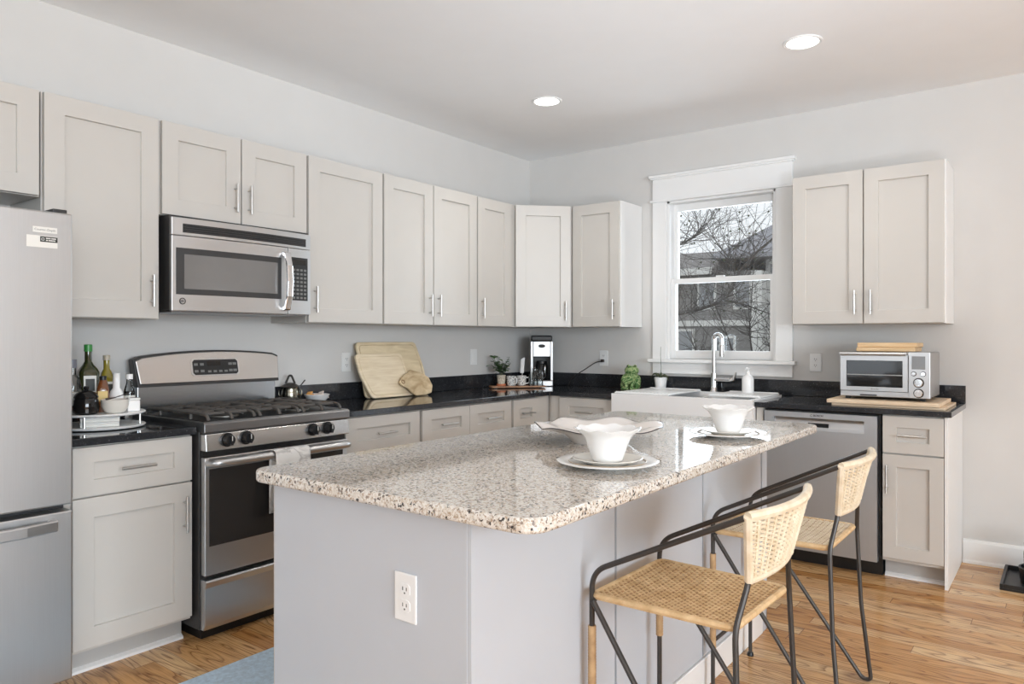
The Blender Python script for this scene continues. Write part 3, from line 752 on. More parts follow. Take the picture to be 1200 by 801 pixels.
b.prism([(hn, 1.425), (hn + .032, 1.432), (hn + .050, 1.50), (hn + .056, 1.575), (hn + .050, 1.655), (hn + .032, 1.722), (hn, 1.730), (hn, 1.708), (hn + .020, 1.70), (hn + .034, 1.65), (hn + .040, 1.575), (hn + .034, 1.50), (hn + .020, 1.455), (hn, 1.448)],
        lambda p, q, h: V((p, h, q)), ha - .017, ha + .017)
b.build('handle', M['chrome'], dr, bev=.006, seg=3, smooth=False)
# round emblem at the lower left of the door
b = MB(); ec = (-3.215, 1.456); ex = bow(-3.215)
for r0, r1, mi in ((.0, .0115, 0), (.0115, .0155, 1)):
    pass
b.tube([V((ex + .001, ec[0] + .013 * cos(2 * pi * k / 24), ec[1] + .013 * sin(2 * pi * k / 24))) for k in range(24)], .0024, 6, closed=True)
b.tube([V((ex + .001, ec[0] + .0045 * cos(2 * pi * k / 16) - .003, ec[1] + .0045 * sin(2 * pi * k / 16))) for k in range(16)], .0013, 6, closed=True)
b.tube([V((ex + .001, ec[0] + .0045 * cos(2 * pi * k / 16) + .0035, ec[1] + .0045 * sin(2 * pi * k / 16))) for k in range(16)], .0009, 6, closed=True)
b.build('emblem', M['slot'], dr)
cpn = bowed(-2.658, m1, MZ0, 1.750, .372, 0, 'control_panel', M['steel'], t)
bowed(-2.640, -2.532, 1.484, 1.706, .0, .0015, 'keypad', M['black'], cpn, bev=.001, K=4)
bowed(-2.628, -2.545, 1.668, 1.695, .0015, .002, 'display', M['blackglass'], cpn, bev=0, K=4)
b = MB()
for r_ in range(8):
    for c_ in range(4):
        a = -2.624 + c_ * .0245; z = 1.498 + r_ * .0205; x = bow(a) + .0015
        b.fbox(LEFT, a - .0075, a + .0075, x, x + .0012, z - .0055, z + .0055)
b.build('keys', M['keys'], cpn, smooth=False)
MB().fbox(LEFT, m0 + .01, m1 - .01, .02, .37, MZ0 - .006, MZ0 + .003).build('underside', M['dsteel'], t, smooth=False)

# ------------------------------------------------------------------ dishwasher
t = thing('dishwasher', 'stainless steel dishwasher right of the sink', 'dishwasher', (2.46, -.3, 0))
D0, D1 = 2.160, 2.764
MB().fbox(BACK, D0 - .004, D1 + .014, .02, .60, .10, .876).build('tub', M['black'], t, smooth=False)
MB().fbox(BACK, D0 - .004, D1 + .014, .02, .56, 0, .10).build('toe_kick', M['black'], t, smooth=False)
b = MB(); P0, P1, PZ0, PZ1 = 2.215, 2.700, .770, .838
b.fbox(BACK, D0, D1, .602, .636, .085, PZ0).fbox(BACK, D0, D1, .602, .636, PZ1, .868).fbox(BACK, D0, P0, .602, .636, PZ0, PZ1).fbox(BACK, P1, D1, .602, .636, PZ0, PZ1)
dd = b.build('door', M['steel_dw'], t, smooth=False)
b = MB(); b.prism([(.602, PZ0), (.630, PZ0), (.628, PZ0 + .016), (.612, PZ1 - .016), (.602, PZ1)], lambda p, q, h: BACK.p(h, p, q), P0, P1)
b.build('pocket_handle', M['steel'], dd, smooth=False)
MB().fbox(BACK, 2.405, 2.515, .6155, .629, PZ0 + .018, PZ0 + .040).build('display', M['blackglass'], dd, smooth=False)
text_mesh('BOSCH', .016, BACK, 2.462, .6362, .853, M['slot'], 'lettering', dd, .0003, True)
b = MB(); b.tube([BACK.p(2.425 + .006 * cos(2 * pi * k / 16), .6365, .853 + .006 * sin(2 * pi * k / 16)) for k in range(16)], .0008, 5, closed=True); b.build('emblem', M['slot'], dd)

# ------------------------------------------------------------------ sink, faucet and things round it
t = thing('apron_sink', 'white fireclay apron sink under the window', 'sink', (1.63, -.4, .654))
b = MB(); sx0, sx1, sy0, sy1, sz0, sz1, wt = 1.160, 2.102, -.676, -.122, .656, .925, .028
b.box(sx0, sx1, sy0, sy1, sz0, sz0 + .03).box(sx0, sx1, sy0, sy0 + wt, sz0 + .03, sz1).box(sx0, sx1, sy1 - wt, sy1, sz0 + .03, sz1)
b.box(sx0, sx0 + wt, sy0 + wt, sy1 - wt, sz0 + .03, sz1).box(sx1 - wt, sx1, sy0 + wt, sy1 - wt, sz0 + .03, sz1).box(1.618, 1.642, sy0 + wt, sy1 - wt, sz0 + .03, sz1 - .03)
b.build('basin', M['fireclay'], t, smooth=False)
for x in (1.40, 1.86): MB().lathe([(0, sz0 + .0302), (.045, sz0 + .0302), (.045, sz0 + .033), (.03, sz0 + .034), (0, sz0 + .032)], (x, -.4, 0), 24).build('drain', M['chrome'], t)
def drain_tray(x0, x1, y0, y1, label):
    t = thing('drainer_tray', label, 'tray', ((x0 + x1) / 2, (y0 + y1) / 2, .925), 0, 'white drainer trays')
    MB().box(x0, x1, y0, y1, .9255, .934).build('plate', M['plastic'], t, bev=.003, smooth=False)
    b = MB(); n = 14
    for k in range(n):
        x = x0 + .03 + (x1 - x0 - .06) * k / (n - 1)
        for yy in (y0 + .035, y0 + .065): b.lathe([(0, .9341), (.005, .9341), (.005, .9345), (0, .9345)], (x, yy, 0), 8)
    b.build('drain_slots', M['slot'], t, smooth=False)
    for q in (y0 + .006, y1 - .012): MB().box(x0 + .006, x1 - .006, q, q + .006, .934, .9385).build('lip', M['plastic'], t, smooth=False)
drain_tray(1.172, 1.56, -.655, -.135, 'white slotted drainer tray over the left half of the sink')
drain_tray(1.76, 2.092, -.50, -.135, 'white slotted drainer tray over the right half of the sink')

t = thing('faucet', 'chrome gooseneck faucet behind the white sink', 'faucet', (1.625, -.068, CT1))
MB().lathe([(.0, .914), (.034, .914), (.032, .922), (.024, .934), (.0215, .96), (.0215, 1.05), (.0, 1.05)], (1.625, -.068, 0), 24).build('base', M['chrome'], t)
arc = [V((1.625, -.068, 1.05)), V((1.625, -.068, 1.285))]
for k in range(1, 13): a = pi * k / 12; arc.append(V((1.625 + .031 * (1 - cos(a)), -.068 - .010 * (1 - cos(a)), 1.285 + .031 * sin(a))))
arc.append(V((1.687, -.088, 1.245)))
MB().tube(arc, .0145, 14).build('spout', M['chrome'], t)
MB().tube([(1.687, -.088, 1.247), (1.687, -.088, 1.235), (1.687, -.088, 1.165)], [.0155, .0175, .0165], 16).build('spray_head', M['nickel'], t)
MB().cyl((1.63, -.068, 1.005), (1.745, -.075, 1.005), .020, 18).build('valve', M['chrome'], t)
lv = MB().tube([(1.745, -.075, 1.005), (1.765, -.078, 1.008), (1.785, -.08, 1.06)], [.0195, .014, .005], 12).build('lever', M['nickel'], t)

t = thing('soap_dispenser', 'white ceramic soap bottle standing on the right drainer tray', 'soap bottle', (1.905, -.19, .9345))
MB().lathe([(0, 0), (.036, 0), (.038, .004), (.038, .088), (.030, .108), (.014, .118), (.012, .126), (0, .126)], seg=28).build('bottle', M['ceramic'], t, world=False)
MB().lathe([(0, .126), (.014, .126), (.014, .136), (.006, .138), (.006, .15), (.014, .152), (.016, .162), (0, .164)], seg=20).tube([(0, 0, .158), (.0, -.035, .157), (0, -.042, .150)], .005, 8).build('pump', M['plastic'], t, world=False)

t = thing('potted_orchid', 'small white pot with bare orchid stem left of the faucet', 'potted plant', (1.225, -.073, CT1))
MB().lathe([(0, 0), (.035, 0), (.036, .004), (.047, .094), (.043, .094), (.040, .08), (0, .08)], seg=28).build('pot', M['ceramic'], t, world=False)
b = MB().tube([(0, 0, .08), (.004, 0, .16), (-.001, 0, .25), (.001, 0, .315)], [.0022, .002, .0016, .0012], 6); b.build('stem', M['leaf_d'], t, world=False)
b = MB()
for a, L, dr_ in ((200, .07, .02), (10, .06, .05), (100, .05, .01), (290, .05, .015), (160, .05, .03)):
    a = radians(a); P = [V((cos(a) * L * s, sin(a) * L * s * .6, .085 + .045 * sin(s * 2.2) - dr_ * s * s)) for s in (0, .25, .5, .75, 1)]
    b.tube(P, [.003, .007, .008, .006, .001], 6)
b.build('leaves', M['leaf_d'], t, world=False)

# green glazed frog
b = MB()
b.ball((0, 0, .066), .066, (1.12, .95, 1.0), 3).ball((0, -.028, .076), .050, (1.1, .85, 1.15), 3)
b.ball((.010, -.026, .140), .046, (1.15, 1.05, .80), 3).ball((.018, -.058, .134), .022, (1.3, .8, .6), 2)
b.ball((-.012, -.044, .172), .014).ball((.038, -.044, .172), .014)
for s in (-1, 1):
    b.ball((s * .048, -.018, .034), .034, (.8, 1.25, .95), 2).ball((s * .046, -.062, .010), .020, (1, 1.3, .5), 2)
    b.tube([(s * .040, -.04, .10), (s * .048, -.062, .07), (s * .022, -.078, .045), (s * .018, -.080, .012)], [.016, .014, .012, .014], 10)
    b.ball((s * .018, -.084, .008), .015, (1.2, 1.2, .55), 2)
t = thing('frog_figurine', 'green glazed frog figurine left of the sink', 'figurine', (1.022, -.145, CT1), radians(18))
o = b.build('body', M['frog'], t, world=False); r = o.modifiers.new('Remesh', 'REMESH'); r.mode = 'VOXEL'; r.voxel_size = .004; r.use_smooth_shade = True
s_ = o.modifiers.new('Smooth', 'SMOOTH'); s_.iterations = 4
MB().ball((-.014, -.056, .175), .0055).ball((.040, -.056, .175), .0055).build('eyes', M['black'], t, world=False)

# ------------------------------------------------------------------ toaster oven on its boards
def slab(name, x0, x1, y0, y1, z0, z1, mat, label, cat, group=None, bev=.003):
    o = MB().box(x0, x1, y0, y1, z0, z1).build(name, mat, bev=bev, smooth=False)
    return tag(o, label, cat, group)
slab('wooden_board', 2.520, 3.078, -.585, -.14, CT1 + .0004, .928, M['ovenboard'], 'lower of the two wooden boards beneath the toaster oven', 'board', 'boards under the toaster oven')
slab('wooden_board', 2.498, 3.052, -.60, -.13, .9284, .949, M['ovenboard'], 'upper wooden board directly beneath the toaster oven', 'board', 'boards under the toaster oven')
t = thing('toaster_oven', 'stainless steel toaster oven on wooden boards at the counter end', 'toaster oven', (2.77, -.33, .949))
T0, T1, TN0, TN1, TZ0, TZ1 = 2.552, 2.998, .150, .515, .966, 1.214
MB().fbox(BACK, T0 + .004, T1, TN0, TN1 - .02, TZ0, TZ1 - .002).build('body', M['steel_v'], t, bev=.008, smooth=False)
for x in (T0 + .03, T1 - .04):
    for n in (TN0 + .04, TN1 - .05): MB().fbox(BACK, x - .013, x + .013, n - .013, n + .013, .9492, TZ0).build('foot', M['black'], t, bev=.002, smooth=False)
MB().fbox(BACK, T0, T1, TN1 - .02, TN1, TZ0, TZ0 + .030).build('lower_fascia', M['steel'], t, bev=.002, smooth=False)
MB().fbox(BACK, 2.655, 2.74, TN1, TN1 + .004, TZ0 + .004, TZ0 + .012).build('crumb_tray_grip', M['slot'], t, smooth=False)
dx1 = 2.893
b = MB(); g0, g1, gz0, gz1 = 2.584, 2.868, 1.020, 1.166
b.fbox(BACK, T0, g0, TN1 - .02, TN1 + .004, TZ0 + .032, 1.196).fbox(BACK, g1, dx1, TN1 - .02, TN1 + .004, TZ0 + .032, 1.196).fbox(BACK, g0, g1, TN1 - .02, TN1 + .004, TZ0 + .032, gz0).fbox(BACK, g0, g1, TN1 - .02, TN1 + .004, gz1, 1.196)
dd = b.build('door', M['steel'], t, smooth=False)
MB().fbox(BACK, g0, g1, TN1 - .012, TN1 - .004, gz0, gz1).build('door_glass', M['blackglass'], dd, smooth=False)
b = MB().cyl(BACK.p(T0 + .004, TN1 + .032, 1.203), BACK.p(dx1 - .004, TN1 + .032, 1.203), .0095, 14)
for x in (T0 + .012, dx1 - .014): b.fbox(BACK, x - .011, x + .011, TN1, TN1 + .034, 1.192, 1.212)
b.build('handle', M['steel'], dd)
text_mesh('Breville', .013, BACK, 2.73, TN1 + .0043, 1.008, M['keys'], 'lettering', dd, .0003)
b = MB()
for z in (1.055, 1.058): b.cyl(BACK.p(g0 + .002, TN1 - .0035, z + .03), BACK.p(g1 - .002, TN1 - .0035, z + .03), .0012, 6)
b.build('rack', M['nickel'], dd)
cpn = MB().fbox(BACK, dx1 + .003, T1 + .001, TN1 - .02, TN1 + .002, TZ0 + .0, 1.214).build('control_panel', M['steel'], t, bev=.002, smooth=False)
MB().fbox(BACK, 2.912, 2.976, TN1 + .002, TN1 + .0035, 1.122, 1.192).build('display', M['screen'], cpn, smooth=False)
for kx, kz, r in ((2.922, 1.098, .011), (2.967, 1.098, .011), (2.945, 1.050, .022), (2.945, .994, .021)):
    b = MB(); b.tube([BACK.p(kx, TN1 + .001, kz), BACK.p(kx, TN1 + .004, kz)], r * 1.2, 24); b.build('knob_ring', M['slot'], cpn)
    b = MB(); b.tube([BACK.p(kx, TN1 + .004, kz), BACK.p(kx, TN1 + .016, kz), BACK.p(kx, TN1 + .018, kz)], [r, r * .96, r * .85], 24); b.build('knob', M['chrome'], cpn)
z = TZ1 + .0005
for k, (dx, dn, dz, lab) in enumerate(((0, 0, .024, 'lower blond wood board lying on the toaster oven'), (.004, .006, .026, 'upper blond wood board lying on the toaster oven'))):
    slab('thin_wooden_board', 2.618 + dx, 2.915 + dx * 2, -.44 + dn, -.20, z, z + dz - .001, M['bundle'], lab, 'board', 'boards on the toaster oven', .004); z += dz

# ------------------------------------------------------------------ island
t = thing('kitchen_island', 'pale grey kitchen island cabinet under a speckled granite top', 'kitchen island', (2.13, -2.7, 0))
IX0, IX1, IY0, IY1 = 1.772, 2.50, -3.686, -1.69
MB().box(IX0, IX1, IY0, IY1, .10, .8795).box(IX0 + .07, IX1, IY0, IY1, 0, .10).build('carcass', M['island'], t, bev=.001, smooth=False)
MB().box(IX0 - .018, IX0 - .001, IY0 + .004, IY1 - .004, .115, .872).build('front_panel', M['cab'], t, bev=.002, smooth=False)
b = MB()                                             # back panels with open seams, corner post and skirting
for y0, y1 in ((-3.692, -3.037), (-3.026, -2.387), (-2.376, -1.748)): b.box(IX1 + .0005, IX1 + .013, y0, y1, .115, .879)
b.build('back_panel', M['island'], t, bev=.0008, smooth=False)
for y in (-3.0315, -2.3815, -1.7425): MB().box(IX1 + .0003, IX1 + .0012, y - .008, y + .008, .115, .879).build('seam_shade', M['slot'], t, smooth=False)  # dark strips stand in for the shade inside the open seams
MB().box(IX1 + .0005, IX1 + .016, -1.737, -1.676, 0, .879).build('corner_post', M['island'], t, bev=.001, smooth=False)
MB().box(IX1 + .0005, IX1 + .020, -3.692, -1.74, 0, .112).box(IX0 + .07, IX1 + .016, IY1 + .0005, IY1 + .014, 0, .112).build('skirting', M['trim'], t, bev=.003, smooth=False)
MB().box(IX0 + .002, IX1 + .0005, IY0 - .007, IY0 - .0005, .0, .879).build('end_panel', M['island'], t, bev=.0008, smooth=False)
# granite top with rounded corners
def rrect(x0, x1, y0, y1, r, n=6):
    P = []
    for cx, cy, a0 in ((x1 - r, y1 - r, 0), (x0 + r, y1 - r, 90), (x0 + r, y0 + r, 180), (x1 - r, y0 + r, 270)):
        for k in range(n + 1): a = radians(a0 + 90 * k / n); P.append((cx + r * cos(a), cy + r * sin(a)))
    return P
o = MB().prism(rrect(1.715, 2.722, -3.742, -1.60, .06), lambda p, q, h: V((p, q, h)), .880, .9145).build('granite_countertop', M['gran'], bev=.008, seg=3, smooth=True, ang=50)
tag(o, 'speckled beige granite countertop on the kitchen island', 'countertop')
GZ = .9147

# outlets -----------------------------------------------------------
def outlet(F, a, z, n, label, kind='duplex', plug=False):
    t = thing('wall_outlet' if kind == 'duplex' else 'wall_switch', label, 'outlet' if kind == 'duplex' else 'switch', F.p(a, n, z), 0, 'wall outlets and switches')
    fp = MB().fbox(F, a - .037, a + .037, n + .0003, n + .006, z - .059, z + .059).build('cover_plate', M['plastic'], t, bev=.003, smooth=False)
    if kind == 'duplex':
        for s in (-1, 1):
            so = MB(); zc = z + s * .0195
            so.prism([(a - .017, zc - .009), (a - .010, zc - .0145), (a + .010, zc - .0145), (a + .017, zc - .009), (a + .017, zc + .009), (a + .010, zc + .0145), (a - .010, zc + .0145), (a - .017, zc + .009)], lambda p, q, h: F.p(p, h, q), n + .006, n + .0075)
            k = so.build('socket', M['plastic'], fp, smooth=False)
            q = MB(); q.fbox(F, a - .0075, a - .005, n + .0075, n + .0078, zc - .002, zc + .007).fbox(F, a + .005, a + .0075, n + .0075, n + .0078, zc - .002, zc + .006).fbox(F, a - .002, a + .002, n + .0075, n + .0078, zc - .010, zc - .006)
            q.build('slots', M['slot'], fp, smooth=False)
    else:
        MB().fbox(F, a - .017, a + .017, n + .006, n + .009, z - .033, z + .033).build('rocker', M['plastic'], fp, bev=.002, smooth=False)
    return t
END = Frame((0, IY0 - .007, 0), (1, 0, 0), (0, -1, 0))
outlet(LEFT, -1.945, 1.142, 0, 'white wall outlet half hidden behind the cutting boards')
outlet(LEFT, -.722, 1.150, 0, 'white wall switch above the potted herb', 'switch')
outlet(BACK, .71, 1.136, 0, 'white wall outlet with a black plug in it')
outlet(BACK, 2.281, 1.134, 0, 'white wall outlet between window and toaster oven')
outlet(END, 2.308, .660, 0, 'white outlet on the end panel of the island')
t = thing('power_cord', 'black power cord plugged into the back wall outlet', 'cord', (.71, -.01, 1.116))
MB().fbox(BACK, .698, .722, .0082, .034, 1.106, 1.128).build('plug', M['black'], t, bev=.004, smooth=False)
MB().tube(fillet([(.71, -.033, 1.115), (.66, -.045, 1.105), (.57, -.06, 1.045), (.50, -.05, 1.01), (.44, -.05, .96), (.42, -.06, .9185)], .05, 4), .0035, 8).build('lead', M['black'], t)

# ------------------------------------------------------------------ dishes on the island
def ripple(n, amp, rmin): return lambda a, r, z: 1 + (amp * cos(n * a) if r > rmin else 0)
def place_setting(x, y, which):
    p = thing('charger_plate', 'large white plate with tan ring, lowest dish ' + which, 'plate', (x, y, GZ), 0, 'charger plates')
    MB().lathe([(0, 0), (.075, 0), (.08, .003), (.125, .013), (.146, .0155), (.148, .018), (.144, .0195), (.122, .0168), (.078, .0075), (0, .006)], seg=56, rfn=ripple(12, .008, .13)).build('plate', M['ceramic'], p, world=False)
    b = MB(); b.tube([V((.112 * cos(2 * pi * k / 48), .112 * sin(2 * pi * k / 48), .0160)) for k in range(48)], .0018, 6, closed=True); b.build('ring_line', M['tan'], p, world=False)
    z1 = .0175
    q = thing('dinner_plate', 'smaller white plate with cream centre under the bowl ' + which, 'plate', (x, y, GZ + z1 - .0085), 0, 'upper plates')
    MB().lathe([(0, 0), (.062, 0), (.066, .003), (.096, .0125), (.102, .016), (.099, .0175), (.066, .008), (0, .0065)], seg=48).build('plate', M['cream'], q, world=False)
    z2 = GZ + z1 - .0085 + .0084
    c = thing('white_bowl', 'white flared bowl with ruffled rim on plates ' + which, 'bowl', (x, y, z2), 0, 'bowls on the island')
    prof = [(0, 0), (.042, 0), (.045, .004), (.046, .006), (.052, .025), (.066, .064), (.078, .080), (.094, .090), (.097, .0935), (.093, .095), (.076, .085), (.062, .066), (.047, .024), (.036, .011), (0, .009)]
    MB().lathe(prof, seg=64, rfn=ripple(10, .022, .075), zfn=lambda a, r, z: .0025 * cos(10 * a) if r > .075 else 0).build('bowl', M['ceramic'], c, world=False)
place_setting(2.515, -3.085, 'at the near edge of the island')
place_setting(2.553, -2.235, 'at the far end of the island')
t = thing('ruffled_platter', 'large ruffled white platter with dark rim line on the island', 'platter', (2.235, -2.655, GZ))
rf = lambda a, r, z: 1 + (.045 * cos(7 * a + .4) if r > .17 else (.02 * cos(7 * a + .4) if r > .13 else 0))
zf = lambda a, r, z: (.0065 * sin(7 * a + 1.2) if r > .17 else 0)
MB().lathe([(0, 0), (.10, 0), (.105, .006), (.14, .034), (.19, .052), (.225, .057), (.228, .060), (.222, .062), (.186, .058), (.136, .044), (.10, .034), (0, .032)], seg=98, rfn=rf, zfn=zf).build('dish', M['platter'], t, world=False)
b = MB(); pts = []
for k in range(140):
    a = 2 * pi * k / 140; r = .228 * rf(a, .228, 0); pts.append(V((r * cos(a), r * sin(a), .060 + zf(a, .228, 0))))
b.tube(pts, .0022, 6, closed=True); b.build('rim_line', M['rimline'], t, world=False)

# ------------------------------------------------------------------ rattan bar stools (local: x front -> back)
def woven(fn, nn, nu, nv, r=.0042, amp=.0024, stakes=None, rs=.003):
    """nu wefts along v; fn(u, v) -> point, nn(u, v) -> normal"""
    b = MB(); K = stakes * 2
    for i in range(nu):
        u = (i + .5) / nu; P = []
        for k in range(K + 1):
            v = k / K; ph = 1 if ((k // 1) + i) % 2 else -1
            P.append(fn(u, v) + nn(u, v) * (amp * ph if k % 1 == 0 else 0))
        b.tube(P, r, 5, caps=False)
    s = MB()
    for k in range(stakes + 1):
        v = k / stakes
        s.tube([fn(u / 8, v) for u in range(9)], rs, 5, caps=False)
    return b, s
def stool(x, y, rz, label, seatmat):
    t = thing('bar_stool', label, 'bar stool', (x, y, 0), rz, 'rattan bar stools')
    SZ, X0, X1, HF, HR = .588, -.200, .190, .196, .184
    hw = lambda s: HF + (HR - HF) * s
    def sf(u, v):      # u across the width, v front to back
        sx = X0 + (X1 - X0) * v; yy = hw(v) * (2 * u - 1)
        return V((sx, yy, SZ + .004 - .010 * (1 - (2 * u - 1) ** 2) * (1 - (2 * v - 1) ** 2)))
    wv, sk = woven(lambda u, v: sf(u, v), lambda u, v: V((0, 0, 1)), 40, 0, r=.0033, stakes=15, rs=.0034, amp=.0021)
    seat = wv.build('seat', seatmat, t, world=False)
    sk.build('seat_stakes', M['rattan_d'], seat, world=False)
    rim = MB(); cs = [V((X0, -HF, SZ)), V((X0, HF, SZ)), V((X1, HR, SZ)), V((X1, -HR, SZ))]
    loop = []
    for i in range(4):
        a, c, d = cs[i - 1], cs[i], cs[(i + 1) % 4]; p1 = c + (a - c).normalized() * .022; p2 = c + (d - c).normalized() * .022
        for k in range(5): u = k / 4; loop.append(p1 * (1 - u) ** 2 + c * 2 * u * (1 - u) + p2 * u * u)
    # wrapped rim: fine ridges of the wrapping cane
    dense = []
    for i in range(len(loop)):
        a, c = loop[i], loop[(i + 1) % len(loop)]; n = max(1, int((c - a).length / .004))
        for k in range(n): dense.append(a + (c - a) * k / n)
    rim.tube(dense, [.0105 if i % 2 else .0094 for i in range(len(dense))], 8, closed=True)
    rim.build('seat_rim', M['rattan'], t, world=False)
    # backrest
    BZ0, BZ1, BX0, BX1, WB0, WB1 = .698, .872, .213, .240, .146, .222
    def bf(u, v):      # u height, v across
        wv_ = WB0 + (WB1 - WB0) * u ** 1.0; s = 2 * v - 1
        return V((BX0 + (BX1 - BX0) * u + .040 * (1 - s * s) * (.4 + .6 * u), s * wv_, BZ0 + (BZ1 - BZ0) * u))
    wv, sk = woven(bf, lambda u, v: V((.97, 0, -.2)), 30, 0, r=.0024, stakes=12, rs=.0044, amp=.0030)
    bk = wv.build('backrest', M['rattan_l'], t, world=False)
    sk.build('back_stakes', M['rattan_l'], bk, world=False)
    b = MB()
    for u in (0, 1):
        P = [bf(u, k / 60) for k in range(61)]
        b.tube(P, [(.0125 if u else .0095) * (1 if k % 2 else .92) for k in range(61)], 8)
    for v in (0, 1):
        P = [bf(k / 30, v) for k in range(31)]
        b.tube(P, [.0115 if k % 2 else .0105 for k in range(31)], 8)
    b.build('back_rim', M['rattan_l'], bk, world=False)
    # bent steel rod frame: each side is one rod
    for s in (-1, 1):
        R = .0076
        arm = fillet([(X0 - .004, s * HF, .0), (X0 - .004, s * HF, .652), (BX1 - .008, s * (WB1 + .002), BZ1 - .004)], .05, 8)
        MB().tube(arm, R, 10).build('front_leg', M['frame'], t, world=False)
        hp = fillet([(BX0, s * WB0, BZ0 + .02), (BX0 - .002, s * WB0, BZ0 - .01), (X1 + .008, s * (HR + .010), SZ), (X1 + .020, s * (HR + .022), .30), (X1 + .05, s * (HR + .045), .012),
                     (X1 + .02, s * (HR + .045), .010), (X0 + .004, s * (HF + .008), SZ - .012)], .03, 5)
        MB().tube(hp, R, 10).build('rear_leg', M['frame'], t, world=False)
        z0, z1 = (.16, .505) if s < 0 else (.355, .425)
        w = MB(); n = int((z1 - z0) / .004); w.tube([(X0 - .004, s * HF, z0 + (z1 - z0) * k / n) for k in range(n + 1)], [.0118 if k % 2 else .0108 for k in range(n + 1)], 10); w.build('cane_wrap', M['rattan_w'], t, world=False)
        MB().lathe([(0, 0), (.013, 0), (.013, .006), (.010, .014), (0, .014)], (X0 - .004, s * HF, .0), 14).build('foot_glide', M['black'], t, world=False)
        MB().tube([(X0 - .004, s * HF, SZ - .028), (X0 + .008, s * HF, SZ - .006)], .006, 8).build('bracket', M['frame'], t, world=False)
    MB().cyl((X0 - .004, -HF, .185), (X0 - .004, HF, .185), .007, 8).build('footrest', M['frame'], t, world=False)
    return t
stool(2.760, -3.040, radians(-1.5), 'nearest rattan bar stool with black rod frame', M['rattan'])
stool(2.758, -2.192, 0, 'farther rattan bar stool nearest the dishwasher', M['rattan_l'])  # paler seat material stands in for the brighter light on this seat

# ------------------------------------------------------------------ turntable and bottles left of the range
sc_ = V((.33, -3.54, 0)); Tt = V((.917, -.398, 0)); Ll = V((.398, .917, 0))
def sp(l, tt, z): p = sc_ + Ll * l + Tt * tt; return (p.x, p.y, z)
SU = .980
t = thing('turntable', 'two tier white metal turntable left of the range', 'turntable', (.33, -3.54, CT1))
MB().lathe([(0, .918), (.08, .9145), (.08, .918), (.170, .918), (.174, .924), (.170, .927), (0, .927)], (.33, -3.54, 0), 56).build('lower_tray', M['plastic'], t)
MB().lathe([(0, .971), (.170, .971), (.174, .976), (.170, .980), (0, .980)], (.33, -3.54, 0), 56).build('upper_tray', M['plastic'], t)
for a in (20, 110, 200, 290):
    p = sp(.158 * cos(radians(a)), .158 * sin(radians(a)), 0); MB().cyl((p[0], p[1], .926), (p[0], p[1], .972), .0045, 10).build('post', M['nickel'], t)
def lathe_thing(name, label, cat, loc, parts, rz=0, group=None, seg=28):
    t = thing(name, label, cat, loc, rz, group)
    for pn, prof, mat in parts: MB().lathe(prof, seg=seg).build(pn, mat, t, world=False)
    return t
def sq_bottle(name, label, loc, w, h, sh, nr, glassm, capm, caph, labels, rz):
    """square shouldered bottle"""
    t = thing(name, label, 'bottle', loc, rz, 'bottles on the turntable')
    K = 24
    def rf(a, r, z):
        if z > sh + .03 * 1.2: return 1
        k = 1 / max(abs(cos(a)), abs(sin(a))); k = min(k, 1.22)
        f = 1 if z <= sh else max(0, 1 - (z - sh) / .036)
        return 1 + (k - 1) * f
    prof = [(0, 0), (w * .96, 0), (w, .004), (w, sh), (w * .9, sh + .012), (nr * 1.6, sh + .030), (nr, sh + .045), (nr, h - caph), (0, h - caph)]
    b = MB(); b.lathe(prof, seg=40, rfn=rf); b.build('bottle', glassm, t, world=False)
    MB().lathe([(0, h - caph), (nr * 1.18, h - caph), (nr * 1.18, h - .002), (nr, h), (0, h)], seg=24).build('cap', capm, t, world=False)
    for li, (nm, z0, z1, ww, mat) in enumerate(labels):
        for s in (0, 1):
            b = MB()
            e = .0005 * li
            if s == 0: b.box(w + .0002, w + .001 + e, -ww, ww, z0, z1)
            else: b.box(-ww, ww, -w - .001 - e, -w - .0002, z0, z1)
            b.build(nm, mat, t, world=False, smooth=False)
    return t
RB = radians(-12)
sq_bottle('oil_bottle', 'tall dark green square oil bottle with green cap', sp(-.043, -.062, SU), .038, .282, .165, .0135, M['green_g'], M['greencap'], .030, [('label', .070, .150, .024, M['label_w']), ('label_band', .085, .137, .017, M['label_k'])], RB)
sq_bottle('oil_bottle', 'olive oil bottle with pale cap right of the tall green bottle', sp(.026, -.108, SU), .027, .235, .13, .0125, M['oil_g'], M['goldcap'], .022, [('label', .03, .12, .021, M['label_w']), ('label_band', .07, .11, .017, M['label_k'])], RB)
t = lathe_thing('spirit_bottle', 'clear bottle with grey cap against the refrigerator', 'bottle', sp(-.098, -.004, SU), [
    ('bottle', [(0, 0), (.030, 0), (.032, .004), (.032, .115), (.026, .14), (.013, .155), (.0125, .19), (0, .19)], M['clear']), ('spirit', [(0, .006), (.028, .006), (.028, .07), (0, .07)], M['amber']),
    ('cap', [(0, .186), (.0155, .186), (.0155, .22), (0, .221)], M['steelcap'])], group='bottles on the turntable')
MB().lathe([(.0325, .03), (.0328, .03), (.0328, .085), (.0325, .085)], seg=28).build('label', M['label_w'], t, world=False)
sq_bottle('spirit_bottle', 'short amber bottle with cream label behind the black jar', sp(.012, .018, SU), .023, .150, .092, .011, M['amber'], M['black'], .018, [('label', .045, .088, .018, M['label_c'])], radians(-25))
lathe_thing('ceramic_cruet', 'white ceramic cruet with slim neck behind the bowl', 'bottle', sp(.062, -.022, SU), [
    ('bottle', [(0, 0), (.027, 0), (.0285, .004), (.0285, .062), (.024, .082), (.0145, .096), (.0135, .155), (.0155, .160), (.0105, .160), (.0105, .15), (0, .15)], M['ceramic'])], group='bottles on the turntable')
